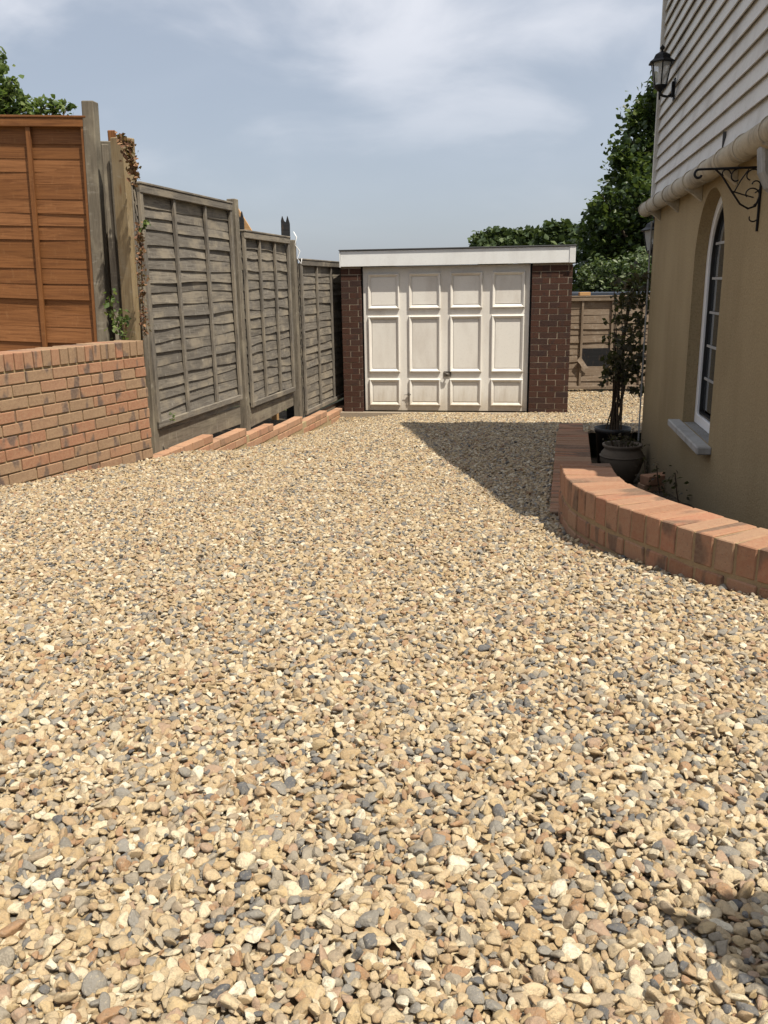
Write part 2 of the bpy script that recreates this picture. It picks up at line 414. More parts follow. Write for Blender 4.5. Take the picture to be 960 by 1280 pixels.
# planting bed between low wall and house
mb = MB()
def bed_z(y): return min(max(.045 + (6.9 - y)*.15, .0), drive_z(y) - .05)
for i in range(30):
    y = 2.1 + i*.205; xl = right_edge(min(max(y, 2.09), 8.0)) + .06; xr = HC.x + (y - HC.y)*HW.x/HW.y + .03
    if y > 7.2: xr = 3.2
    for k in range(8): mb.v.append((xl + (xr-xl)*k/7, y, bed_z(y) + rng.uniform(-.012, .012)))
for j in range(29):
    for k in range(7):
        a0 = j*8+k; mb.f.append((a0, a0+1, a0+9, a0+8))
structure(mb.obj('planting_bed', SOIL, smooth=True))

# ------------------------------------------------------------------ bricks
def brick_meshes(mat, L, D, H, n=4, bev=.0035):
    ms = []
    for i in range(n):
        m = MB(); j = lambda a: a + rng.uniform(-.0018, .0018)
        m.v = [(j(x), j(y), j(z)) for z in (-H/2, H/2) for y in (0, D) for x in (-L/2, L/2)]
        m.f = [(0,2,3,1),(4,5,7,6),(0,1,5,4),(2,6,7,3),(0,4,6,2),(1,3,7,5)]
        ms.append(m.mesh('brick', mat, bevel=bev))
    return ms
def lay(parent, ms, x, y, z, L0=.215, L=None, rz=0.0, rot=(0,0,0)):
    o = place('brick', rng.choice(ms), parent, (x, y + rng.uniform(-.0015, .0015), z), rot)
    if L: o.scale = (L/L0, 1, 1)
    return o
def coursing(parent, ms, x0, x1, z, course, L0=.215, gap=.01, y=0.0, skip=None, off=None):
    """stretcher bond between x0 and x1 in the parent's own axes; front faces at y"""
    pitch = L0 + gap; st = x0 - (pitch/2 if (course % 2) else 0) + (off or 0)
    k = 0
    while st < x1 - .01:
        a, b = max(st, x0), min(st + L0, x1)
        if b - a > .018: lay(parent, ms, (a+b)/2, y, z, L0, b-a)
        st += pitch; k += 1

# left retaining wall: local x runs from its far end towards the camera, front is -y
rzW = math.atan2(WD.y, WD.x)
def frame_x(dirv): return math.atan2(dirv.y, dirv.x)
# front (-y) must face the drive: x axis has to run so that z cross x points away from the drive -> from near to far is wrong, use far to near
wall = thing('brick_retaining_wall', 'red brick retaining wall with upright brick coping below the orange fence', 'brick wall', (W0.x, W0.y, 0), rzW)
# local y = z x X ; check its side
ly = Vector((-WD.y, WD.x)); SGN = 1 if ly.x < 0 else -1          # SGN 1: +y points away from the drive
if SGN < 0:
    far = W0 + WD*4.5; wall.location = (far.x, far.y, 0); wall.rotation_euler.z = rzW + math.pi
    wx0, wx1 = 0.0, 4.5
else:
    wx0, wx1 = 0.0, 4.5
ms = brick_meshes(RED, .215, .1025, .065)
zt = WALL_TOP - .1125
m = MB(); m.box(wx0+.006, wx1, .0115, .21, .05, WALL_TOP-.010); m.obj('mortar', MORTAR, wall)
for c in range(12):
    z = zt - .0325 - .005 - c*.075
    # leave out what the gravel hides
    coursing(wall, ms, wx0, wx1, z, c)
msc = brick_meshes(RED, .065, .215, .1025)
k = wx0 + .0325
while k < wx1:
    o = lay(wall, msc, k, -.002, WALL_TOP - .0515); o.rotation_euler = (rng.uniform(-.01,.01), 0, rng.uniform(-.012,.012)); k += .075

# stepped plinth under the grey fence
PL = (P1 - P0).length
rzP = math.atan2(PD.y, PD.x)
plinth = thing('stepped_brick_plinth', 'low orange brick plinth stepping down along the foot of the grey fence', 'brick wall', (P0.x, P0.y, 0), rzP)
# x runs near to far, so +y = left = away from the drive
def plane_hit(px, py, P, N):
    d = ray(px, py); t = (N.x*P.x + N.y*P.y) / (N.x*d.x + N.y*d.y); return Vector((0,0,CH)) + d*t
steps = []
prev = 0.0
for px, py in ((266.4,543),(308,536.5),(342,530),(378,521),(408.7,515),(444,505)):
    h = plane_hit(px, py, P0, PN); s = PD.dot(Vector((h.x, h.y)) - P0)
    steps.append((prev, min(s, PL), h.z)); prev = s
msP = brick_meshes(PLINTH, .215, .1025, .065)
ZT = steps[0][2]
m = MB()
for i, (s0, s1, zz) in enumerate(steps):
    zz = ZT - .072*i if abs(ZT - .072*i - zz) < .06 else zz
    m.box(s0+.004, s1-.004, .006, .0965, zz-.42, zz-.007)
    for c in range(4):
        z = zz - .0325 - c*.075
        if z < drive_z(P0.y + PD.y*s1) - .09: break
        xa = s0 if c == 0 else s0 + .0; coursing(plinth, msP, xa, s1, z, c + i, off=.04*i)
m.obj('mortar', MORTAR, plinth)

# ------------------------------------------------------------------ timber fences
def slat(L, H, mat, seed, thick=.009, wav=.012, lean=.013, nx=16, x0=0.0, jag=(0, 0)):
    r = random.Random(seed); a = [r.uniform(-1, 1) for _ in range(8)]
    vs, fs = [], []
    for i in range(nx+1):
        u = i/nx; x = x0 + u*L
        wv = wav*(a[0]*math.sin(3.1*u+a[1]*3) + .6*a[2]*math.sin(8.3*u+a[3]*3) + .35*a[4]*math.sin(19*u+a[5]*3))
        zb = -H/2 + wv; ztp = H/2 + .2*wv
        yb = -lean + .004*math.sin(6*u+a[6]*3); yt = 0.0
        xo = 0
        if i == 0: xo = jag[0]
        if i == nx: xo = -jag[1]
        vs += [(x+xo, yb, zb), (x, yt, ztp), (x, yt+thick, ztp), (x+xo, yb+thick, zb)]
    for i in range(nx):
        b = i*4
        for k in range(4): fs.append((b+k, b+(k+1) % 4, b+4+(k+1) % 4, b+4+k))
    fs += [(0,1,2,3), (nx*4+3, nx*4+2, nx*4+1, nx*4)]
    m = MB(); m.v, m.f = vs, fs; return m.mesh('slat', mat)
def fence_panel(name, label, loc, rz, L, H, nb, pitch, mat, group, seed, wav=.012, lean=.013, frame=.045, hole=None, bw=.034):
    """local x along, front is -y, base at z = 0"""
    t = thing(name, label, 'fence', loc, rz, group); r = random.Random(seed)
    z = H - .05; i = 0
    while z > .05:
        h = pitch * r.uniform(.88, 1.12)
        zc_ = z - h/2
        if hole and hole[2] < zc_ < hole[3]:
            if hole[0] > .1: place('slat', slat(hole[0] + r.uniform(-.06,.03), h*1.28, mat, seed*50+i, wav=wav, nx=6, jag=(0,.03)), t, (0, 0, zc_), (0,0,0))
            place('slat', slat(L - hole[1] + r.uniform(-.03,.05), h*1.28, mat, seed*50+i+1, wav=wav, nx=8, jag=(.04,0)), t, (hole[1], 0, zc_), (0,0,0))
        else:
            place('slat', slat(L, h*1.28, mat, seed*50+i, wav=wav, lean=lean), t, (0, 0, zc_), (r.uniform(-.04,.04), r.uniform(-.007,.007), r.uniform(-.003,.003)))
        z -= h; i += 1
    yb = -.018
    def batten(x, w, y0, y1, z0, z1, nm='batten'):
        m = MB(); n = 6; vs = []
        M = Matrix.Rotation(-math.pi/2, 4, 'Y')
        m.box(0, z1-z0, y0, y1, -w/2, w/2)
        o = m.obj(nm, mat, t, (x, 0, z0), (0, -math.pi/2, 0), bevel=.003); return o
    for k in range(nb):
        x = L*(k+1)/(nb+1); batten(x + r.uniform(-.01,.01), bw, yb-.022, yb+.004, .05, H-.06)
        batten(x, bw, .012, .032, .05, H-.06)
    for x in (frame/2, L-frame/2):
        batten(x, frame, yb-.028, yb, 0, H, 'side_frame'); batten(x, frame, .012, .036, 0, H, 'side_frame')
    m = MB(); m.box(0, L, yb-.034, yb-.002, -.03, .03); m.obj('top_rail', mat, t, (0, 0, H-.03), bevel=.004)
    m = MB(); m.box(-.005, L+.005, yb-.04, .04, -.008, .008); m.obj('capping', mat, t, (0, 0, H+.009), bevel=.003)
    m = MB(); m.box(0, L, yb-.03, yb-.001, -.025, .025); m.obj('bottom_rail', mat, t, (0, 0, .03), bevel=.004)
    return t
def post(name, label, p, w, z0, z1, mat, rz=0.0, lean=(0,0), d=None, group=None):
    d = d or w; m = MB(); m.box(0, z1-z0, -d/2, d/2, -w/2, w/2)
    o = m.obj(name, mat, None, (p[0], p[1], z0), (0,0,0), bevel=.006)
    o.rotation_euler = (Matrix.Rotation(rz, 3, 'Z') @ Matrix.Rotation(lean[0], 3, 'X') @ Matrix.Rotation(lean[1], 3, 'Y') @ Matrix.Rotation(-math.pi/2, 3, 'Y')).to_euler()
    return tag(o, label, 'post', group)

FOFF = .13                                              # fence face stands this far behind the plinth face
FP = P0 - PN*FOFF
def fence_s(px, py):
    h = plane_hit(px, py, FP, PN); return PD.dot(Vector((h.x, h.y)) - FP), h.z
s_a, zt1 = fence_s(176, 231); s_a -= .11; s_b, zt1b = fence_s(284, 256)
s_c, zt2 = fence_s(299, 288); s_d, zt2b = fence_s(357, 299)
s_e, zt3 = fence_s(372, 324); s_f, zt3b = fence_s(427, 330)
GRP = 'weathered lap fence panels beside the drive'
def on_fence(s, off=0.0): p = FP + PD*s - PN*off; return p
defs = [(s_a, s_b, (zt1+zt1b)/2, 'tallest weathered grey lap fence panel, next to the brick retaining wall', 'b1', (299,497)),
        (s_c, s_d, (zt2+zt2b)/2, 'middle weathered grey lap fence panel with warped bowed slats', 'b2', (365,487)),
        (s_e, s_f, (zt3+zt3b)/2, 'lowest weathered grey lap fence panel ending at the garage corner', 'b3', (428,494))]
for i, (sa, sb, zt_, lab, _, bp) in enumerate(defs):
    zb = fence_s(*bp)[1] - .02
    p = on_fence(sa)
    t = fence_panel('lap_fence', lab, (p.x, p.y, zb), rzP, sb - sa, zt_ - zb, 2, .091, GREY, GRP, 21+i, wav=(.013,.019,.011)[i])
    m = MB(); m.box(0, sb-sa, -.012, .02, -.115, .06)
    o = m.obj('gravel_board', GREYD, t, (0, 0, -.085), (0, R((1.2, -1.5, .5)[i]), 0), bevel=.004)
ptops = [fence_s(291, 249)[1], fence_s(364, 300)[1], fence_s(431, 331)[1]]
for i, (s, lab) in enumerate((((s_b+s_c)/2, 'grey timber post between the tallest and the middle fence panels'),
                              ((s_d+s_e)/2, 'grey timber post with white cord between the middle and lowest fence panels'),
                              (s_f+.07, 'grey timber post between the lowest fence panel and the garage'))):
    p = on_fence(s, .0); post('fence_post', lab, p, .085, -.1, ptops[i], GREYD, rzP, group='grey posts of the side fence')
pE = on_fence(s_a - .02, .0); post('fence_post', 'weathered grey post closing the gap between brick wall and tallest panel', pE, .075, .3, zt1 - .02, GREYD, rzP, lean=(0, R(2.2)), d=.05, group='grey posts of the side fence')
# dark soil strip under the gaps
m = MB()
for i, (s0, s1, zz) in enumerate(steps): m.box(s0-.001*i, min(s1, PL), .098, 2.6, zz-.7, zz-.03-.004*i)
structure(m.obj('soil_bank', SOIL, None, (P0.x, P0.y, 0), (0, 0, rzP)))

# orange panel on the raised terrace
opr = atf(127, 430, 6.85); opl = opr.x - 1.83
zob = 1.135; zot = atf(60, 137, 6.85).z
op = fence_panel('lap_fence', 'new orange brown stained fence panel standing above the brick wall', (opr.x - 1.83*math.cos(R(5)), opr.y + 1.83*math.sin(R(5)), zob), R(-5), 1.83, zot - zob, 3, .105, ORANGE, 'stained panels on the terrace', 77, wav=.003, bw=.036, lean=.007)
op2 = fence_panel('lap_fence', 'second orange brown stained fence panel further along the terrace', (opr.x - 3.76*math.cos(R(5)), opr.y + 3.76*math.sin(R(5)), zob), R(-5), 1.83, zot - zob, 3, .105, ORANGE, 'stained panels on the terrace', 78, wav=.003, bw=.036, lean=.007)
for o_ in (op, op2): o_.rotation_euler.y = R(2.2)
pp = Vector((opr.x - 1.88, opr.y + .18)); post('fence_post', 'green grey timber post between the two orange panels', pp, .09, zob-.2, zot+.02, GREYD, R(-5))
pA = atf(129, 420, 6.84); post('fence_post', 'tall green grey timber post at the end of the orange panel', (pA.x, pA.y), .092, .9, atf(124, 127, 6.84).z, GREYD, R(-8), lean=(0, R(2.0)))
pS = atf(136, 300, 6.74); post('timber_strip', 'thin split grey timber strip leaning between two posts', (pS.x, pS.y), .052, .9, atf(134, 180, 6.74).z, GREYD, R(4), lean=(0, R(1.2)), d=.03)
pB = atf(156, 300, 6.66); post('fence_post', 'thick leaning tan timber post draped with dead ivy', (pB.x+.0, pB.y+.04), .13, .95, atf(150, 172, 6.66).z, TAN, R(-30), lean=(0, R(1.6)), d=.12)
pG = atf(147, 300, 6.95); post('timber_board', 'dark shadowed board standing behind the leaning posts', (pG.x-.03, pG.y+.05), .26, .9, atf(147, 175, 6.95).z, GREYD, R(0), lean=(0, R(1.6)), d=.025)
pC = atf(138, 200, 7.0); post('timber_offcut', 'short red brown timber offcut showing behind the posts', (pC.x, pC.y+.1), .06, .9, atf(138, 160, 7.0).z, ORANGE, R(4), d=.03)

# ------------------------------------------------------------------ garage : local x to the right, front is -y, origin at the door's right foot
DW, GH = 2.178, 1.87
gar = thing('garage', 'flat roofed dark brick garage with cream panelled up and over door', 'garage', (GR.x, GR.y, 0), -GYAW)
PR, PLw = .495, .255                                     # pier widths right and left
FY = -.07                                               # pier faces stand proud of the door
RISE = .03
m = MB()
m.box(.004, PR-.004, FY+.0055, 4.9, -.1, GH); m.box(-DW-PLw+.004, -DW-.004, FY+.0055, 4.9, -.1, GH)
m.box(-DW-PLw+.006, PR-.006, 4.7, 4.9, -.1, GH); m.obj('mortar', MORTARD, gar)
m = MB(); m.box(-DW-PLw+.012, PR-.006, FY-.012, 4.93, 0, .06); roof = m.obj('roof', FELT, gar, (0, 0, GH+.13), (0, 0, 0))
msD = brick_meshes(DARKB, .215, .1025, .0655, bev=.002)
for c in range(27):
    z = .0 + c*.0745 + .02
    if z > GH: break
    coursing(gar, msD, 0.0, PR, z, c, gap=.010, y=FY)
    coursing(gar, msD, -DW-PLw, -DW, z, c+1, gap=.010, y=FY)
    # right flank
    st = .11 if c % 2 else 0.0; k = 0
    while FY + .106 + st + k*.223 < 1.4:
        o = place('brick', rng.choice(msD), gar, (PR, FY+.106+.1075+st-(.0)+k*.223, z), (0, 0, math.pi/2)); k += 1
m = MB(); m.box(-DW-PLw+.012, PR-.005, FY-.045, FY-.018, -.095, .095); m.obj('fascia', FASCIA, gar, (0, 0, GH+.095), (0, 0, 0), bevel=.003)
m = MB(); m.box(PR-.003, PR+.02, FY-.045, 4.95, -.095, .095); m.obj('side_fascia', FASCIA, gar, (0, 0, GH+.095+.003), (0, 0, 0), bevel=.003)
m = MB(); m.box(PR-.05, PR+.023, FY-.053, FY-.046, -.097, .097); m.obj('fascia_joint', FASCIA, gar, (0, 0, GH+.096), bevel=.002)
m = MB(); m.box(-DW-PLw-.004, -DW-PLw+.010, FY-.05, 4.95, -.10, .10); m.obj('side_fascia', FASCIA, gar, (0, 0, GH+.09), bevel=.003)
m = MB(); m.box(-DW-PLw-.008, PR+.03, FY-.062, FY+.1, -.008, .008); m.obj('roof_edge', FELT, gar, (0, 0, GH+.201), (0, 0, 0), bevel=.004)
m = MB(); m.box(-DW-.004, .004, .06, .1, -.1, GH); m.obj('door_frame', PLASTIC, gar)
# door leaf with twelve moulded panels
m = MB(); m.box(-DW+.022, -.022, 0, .04, .015, GH-.005); leaf = m.obj('door_leaf', DOOR, gar, bevel=.003)
cw = (DW-.044)/4
rows = [(.085, .435), (.525, 1.245), (1.335, 1.78)]
def moulding(w, h):
    m = MB(); b = .052; prof = [(0, .0), (.002, -.024), (.010, -.030), (.018, -.028), (.042, -.004)]
    for j, (q, dpt) in enumerate(prof):
        x0, x1, z0, z1 = q, w-q, q, h-q
        m.v += [(x0, dpt, z0), (x1, dpt, z0), (x1, dpt, z1), (x0, dpt, z1)]
        if j:
            for k in range(4):
                a, b_ = (j-1)*4+k, (j-1)*4+(k+1) % 4; m.f.append((a, b_, b_+4, a+4))
    return m.mesh('moulding', DOOR)
for z0, z1 in rows:
    me = moulding(cw-.12, z1-z0)
    mp = MB().box(0, cw-.12-.104, -.004, 0, 0, z1-z0-.104).mesh('panel', DOOR)
    for k in range(4):
        x = -DW+.022 + cw*k + .06
        o = place('panel', mp, leaf, (x+.052, 0, z0+.052)); place('moulding', me, leaf, (x, -.0005, z0))
m = MB(); m.box(-.05, .05, -.012, 0, -.035, .035); h = m.obj('handle_plate', BRASS, leaf, (-DW/2+.03, -.001, .50), bevel=.004)
m = MB(); m.tube([(0,-.012,0),(0,-.05,0)], .012, 8); m.tube([(-.05,-.05,.02),(0,-.055,.0),(.03,-.05,-.005)], [.010,.014,.012], 8); m.obj('handle', BRASS, leaf, (-DW/2+.03, 0, .50), smooth=True)
m = MB(); m.tube([(0,-.006,.0),(0,-.012,-.05),(.002,-.006,-.1)], .006, 6); m.tube([(-.06,-.006,-.01),(.03,-.01,0)], .004, 6); m.box(-.015,.015,-.015,0,-.02,.015); m.obj('latch', BRASS, leaf, (-DW+.022+cw+.055, -.02, .235))
m = MB(); m.box(-DW-PLw-.06, PR+.03, -.15, -.04, -.06, .004); m.obj('threshold', MORTARD, gar)

# ------------------------------------------------------------------ low brick wall: curved, then straight and stepping down
low = thing('low_brick_wall', 'low curved brick border wall with brick on edge top round the house bed', 'brick wall', (OUTER[0][0], OUTER[0][1], 0))
msL = brick_meshes(LOWB, .215, .215, .065, bev=.005); msR = brick_meshes(LOWB, .0685, .215, .1025, 7, bev=.0035)
def resample(pts, step):
    P = [Vector((x, y)) for x, y in pts]; outp = []; acc = 0.0
    segs = [(a, b, (b-a).length) for a, b in zip(P, P[1:])]; T = sum(s[2] for s in segs); n = int(T/step)
    for i in range(n):
        d = (i+.5)*step
        for a, b, l in segs:
            if d <= l: outp.append((a + (b-a)*(d/l), (b-a).normalized())); break
            d -= l
    # smooth headings
    hs = [math.atan2(t.y, t.x) for _, t in outp]; hs2 = [sum(hs[max(0,i-2):i+3])/len(hs[max(0,i-2):i+3]) for i in range(len(hs))]
    return [(p, h) for (p, _), h in zip(outp, hs2)]
CT = .863
cur = OUTER[1:]
base = Vector((OUTER[0][0], OUTER[0][1], 0))
mort = MB()
def wall_strip(pts, ztop, depth=.215, zlow=None):
    """bricks on edge across the wall, stretchers below; pts go along the outer edge with the outside on the right hand"""
    for p, h in resample(pts, .0760):
        o = place('brick', rng.choice(msR), low, Vector((p.x, p.y, ztop - .0515 + rng.uniform(-.002,.002))) - base, (0, 0, h + rng.uniform(-.015,.015)))
    P = resample(pts, .05); vi = len(mort.v)
    for p, h in P:
        nn = Vector((-math.sin(h), math.cos(h)))
        for d, z in ((.004, ztop-.004), (.211, ztop-.004), (.211, -.2), (.004, -.2)):
            q = p + nn*d; mort.v.append((q.x-base.x, q.y-base.y, z))
    for i in range(len(P)-1):
        for k in range(4):
            a = vi+i*4+k; b = vi+i*4+(k+1) % 4; mort.f.append((a, b, b+4, a+4))
    mort.f += [(vi, vi+1, vi+2, vi+3), tuple(vi+(len(P)-1)*4+k for k in (3,2,1,0))]
    for c in range(3):
        for i, (p, h) in enumerate(resample(pts, .1125)):
            pass
        L = .105 if len(pts) > 3 else .215
        for p, h in resample(pts, L + .01):
            if ztop - .1125 - .0375 - c*.075 < drive_z(p.y) - .12: continue
            o = place('brick', rng.choice(msL), low, Vector((p.x, p.y, ztop - .1125 - .0325 - .004 - c*.075)) - base, (0, 0, h)); o.scale = (L/.215, .98, 1)
wall_strip(cur, CT)
u = (LWF - LWN).normalized()
q0 = Vector((.795, 3.96)); 
SEGS = [(0.0, 2.35, .69), (2.35, 4.15, .36+.075)]
uu = (Vector((1.66, 7.98)) - q0).normalized()
TOT = (Vector((1.66, 7.98)) - q0).length
z2 = .615; z3 = .36
for a, b, z in ((-.2, 2.12, z2), (2.12, TOT, z3)):
    A = q0 + uu*b; B = q0 + uu*a          # run towards the camera so the outside lies on the right hand
    wall_strip([(A.x, A.y), ((A.x+B.x)/2, (A.y+B.y)/2), (B.x, B.y)], z)
mort.obj('mortar', MORTARL, low)

# ------------------------------------------------------------------ house : local x from the far corner towards the camera, front is -y, origin at the far corner
rzH = math.atan2(-HW.y, -HW.x)
house = thing('house', 'rendered house with white weatherboarded upper storey and arched window', 'house', (HC.x, HC.y, 0), rzH)
HL, GZ, APEX, SL, DEP = 4.36, 2.2, 5.38, .62, 6.0
wx0_, wx1_, sz, spr, ar = 1.86, 2.68, .775, 1.715, .41
def render_wall():
    m = MB(); top = GZ + .06; rev = .14; zb = -.3
    def q(a, b, c, d): m.add([a, b, c, d], [(0,1,2,3)])
    def quad(x0, x1, z0, z1): q((x0,0,z0),(x1,0,z0),(x1,0,z1),(x0,0,z1))
    quad(0, wx0_, zb, top); quad(wx1_, HL, zb, top); quad(wx0_, wx1_, zb, sz)
    cx = (wx0_+wx1_)/2; n = 20
    arc = [(wx0_, sz)] + [(cx - ar*math.cos(math.pi*i/n), spr + ar*math.sin(math.pi*i/n)) for i in range(n+1)] + [(wx1_, sz)]
    for (xa, za_), (xb, zb_) in zip(arc[1:-1], arc[2:-1]):
        q((xa,0,za_),(xb,0,zb_),(xb,0,top),(xa,0,top))
    for (xa, za_), (xb, zb_) in zip(arc, arc[1:]):
        q((xa,0,za_),(xa,rev,za_),(xb,rev,zb_),(xb,0,zb_))
    q((wx0_,0,sz),(wx1_,0,sz),(wx1_,rev,sz),(wx0_,rev,sz))
    # other sides
    q((0,0,zb),(0,DEP,zb),(0,DEP,top),(0,0,top)); q((HL,0,zb),(HL,DEP,zb),(HL,DEP,top),(HL,0,top)); q((0,DEP,zb),(HL,DEP,zb),(HL,DEP,top),(0,DEP,top))
    q((0,rev+.06,sz),(HL,rev+.06,sz),(HL,rev+.06,top),(0,rev+.06,top))
    return m, arc
m, arc = render_wall(); m.obj('rendered_wall', RENDER, house)
# upper storey core and roof
zr = lambda x: APEX - SL*x
m = MB(); m.prism([(.02, .013, GZ), (HL, .013, GZ), (HL, .013, max(zr(HL), GZ+.02)), (.02, .013, zr(0))], (0, DEP-.05, 0)); m.obj('upper_wall', BOARD, house)
m = MB(); m.prism([(-.06, -.08, zr(-.06)+.03), (HL+.03, -.08, zr(HL+.03)+.03), (HL+.03, -.08, zr(HL+.03)+.11), (-.06, -.08, zr(-.06)+.11)], (0, DEP+.16, 0)); m.obj('roof', SLATE, house)
# weatherboards
z = GZ + .085; bh = .0935; i = 0
while z < APEX - .15:
    x1 = min(HL - .01, (APEX - z - .1)/SL)
    m = MB(); r_ = rng.uniform(-.002, .002); th = .012
    m.prism([(.03, -.023+r_, z), (.03, -.015+r_, z), (.03, .009, z+bh+.02), (.03, .002, z+bh+.02)], (x1-.03, 0, 0))
    m.obj('weatherboard', BOARD, house)
    z += bh; i += 1
m = MB(); m.box(-.012, .028, -.04, .07, GZ+.03, APEX-.1); m.obj('corner_trim', BOARD, house, bevel=.004)
# slipped boards' vertical joints and cracks come from short cover strips
for (x, zz) in ((2.55, GZ+.09), (3.55, GZ+.09)):
    m = MB(); m.box(-.003, .003, -.027, -.01, 0, .075); m.obj('board_joint', FELT, house, (x, 0, zz))
# rounded gutter moulding with union joints
def halfround(r, n=12): return [(-r*math.sin(a)*1.0, -r*math.cos(a)) for a in [math.pi*(i/n) for i in range(n+1)]]
m = MB(); r0 = .054; prof = [(-.055 + r0*math.cos(a), r0*math.sin(a)) for a in [2*math.pi*k/20 for k in range(20)]]
m.prism([(-.14, y, zz) for y, zz in prof], (HL+.14, 0, 0)); gut = m.obj('gutter', GUTTER, house, (0, 0, GZ), smooth=False)
for p in gut.data.polygons: p.use_smooth = len(p.vertices) == 4
gx = -.145; k = 0
while gx < HL:
    m = MB(); r1 = r0 + .0055; pr = [(-.055 + r1*math.cos(a), r1*math.sin(a)) for a in [2*math.pi*k2/20 for k2 in range(20)]]
    wdt = .014 if k else .03
    m.prism([(0, y, zz) for y, zz in pr], (wdt, 0, 0)); m.obj('gutter_collar', GUTTER, house, (gx, 0, GZ))
    if k % 2: 
        m = MB(); m.prism([(0, .0, -.12), (0, -.055, -.075), (0, -.1, -.055), (0, 0, -.02)], (.05, 0, 0)); m.obj('gutter_bracket', GUTTER, house, (gx, -.002, GZ))
    gx += .42 + rng.uniform(-.03, .03); k += 1
# arched window
win = thing('tmp', 'x', 'x'); bpy.data.objects.remove(win)
def arch_ring(inset0, inset1, y0, y1):
    m = MB(); cx = (wx0_+wx1_)/2
    def loop(ins):
        r_ = ar - ins; n = 20
        return [(wx0_+ins, sz+ins)] + [(cx - r_*math.cos(math.pi*i/n), spr + r_*math.sin(math.pi*i/n)) for i in range(n+1)] + [(wx1_-ins, sz+ins)]
    A, B = loop(inset0), loop(inset1); n = len(A)
    for (P_, y) in ((A, y0), (B, y0), (B, y1), (A, y1)): m.v += [(x, y, z) for x, z in P_]
    for s in range(4):
        s2 = (s+1) % 4
        for i in range(n): m.f.append((s*n+i, s*n+(i+1) % n, s2*n+(i+1) % n, s2*n+i))
    return m, B
m, inner = arch_ring(.002, .06, .07, .12); wf = m.obj('window', UPVC, house, bevel=.003)
m, inner2 = arch_ring(.062, .075, .084, .112); m.obj('bead', PLASTIC, wf)
def pane_loop(z0, z1, x0, x1):
    """part of the arch interior between two heights and two x positions"""
    cx = (wx0_+wx1_)/2; r_ = ar - .087; L, Rr = [], []
    n = 10
    for i in range(n+1):
        z = z0 + (z1-z0)*i/n
        hw = r_ if z <= spr else math.sqrt(max(r_*r_ - (z-spr)**2, 0))
        L.append((max(x0, cx-hw), z)); Rr.append((min(x1, cx+hw), z))
    if all(b[0]-a[0] < .004 for a, b in zip(L, Rr)): return None
    return L + [b for b, a in zip(Rr[::-1], L[::-1]) if b[0]-a[0] > .001]
zs = [sz+.087 + (spr+ar-.087-sz-.087)*k/6 for k in range(7)]; cx = (wx0_+wx1_)/2
for z0, z1 in zip(zs, zs[1:]):
    for x0, x1 in ((wx0_, cx-.009), (cx+.009, wx1_)):
        lp = pane_loop(z0+.009, z1-.009, x0, x1)
        if lp: MB().prism([(x, .1, z) for x, z in lp], (0, .006, 0)).obj('pane', GLASS, wf)
    if z1 < zs[-1]:
        hw = ar-.087 if z1 < spr else math.sqrt((ar-.087)**2-(z1-spr)**2)
        m = MB(); m.box(cx-hw, cx+hw, .094, .11, z1-.007, z1+.007); m.obj('glazing_bar', SILL, wf)
m = MB(); m.box(cx-.009, cx+.009, .093, .109, zs[0], zs[-1]-.01); m.obj('glazing_bar', SILL, wf)
m = MB(); m.box(wx0_-.09, wx1_+.09, -.075, .002, -.03, .012); m.box(wx0_+.002, wx1_-.002, .002, .13, -.02, .008); m.obj('window_sill', SILL, house, (0, 0, sz-.008), bevel=.006)
m = MB(); m.prism([(3.56, 0, 2.15), (3.56, -.09, 2.15), (3.56, -.08, 2.05), (3.56, -.05, 1.99), (3.56, 0, 1.95)], (.10, 0, 0)); m.obj('corbel', CORBEL, house, bevel=.008)
m = MB(); m.tube([(-.02, -.02, -.2), (-.02, -.02, 2.1)], .007, 6); m.obj('corner_cable', CORBEL, house)

def hpt(x, perp, z):
    p = HC - HW*x + HN*perp; return Vector((p.x, p.y, z))
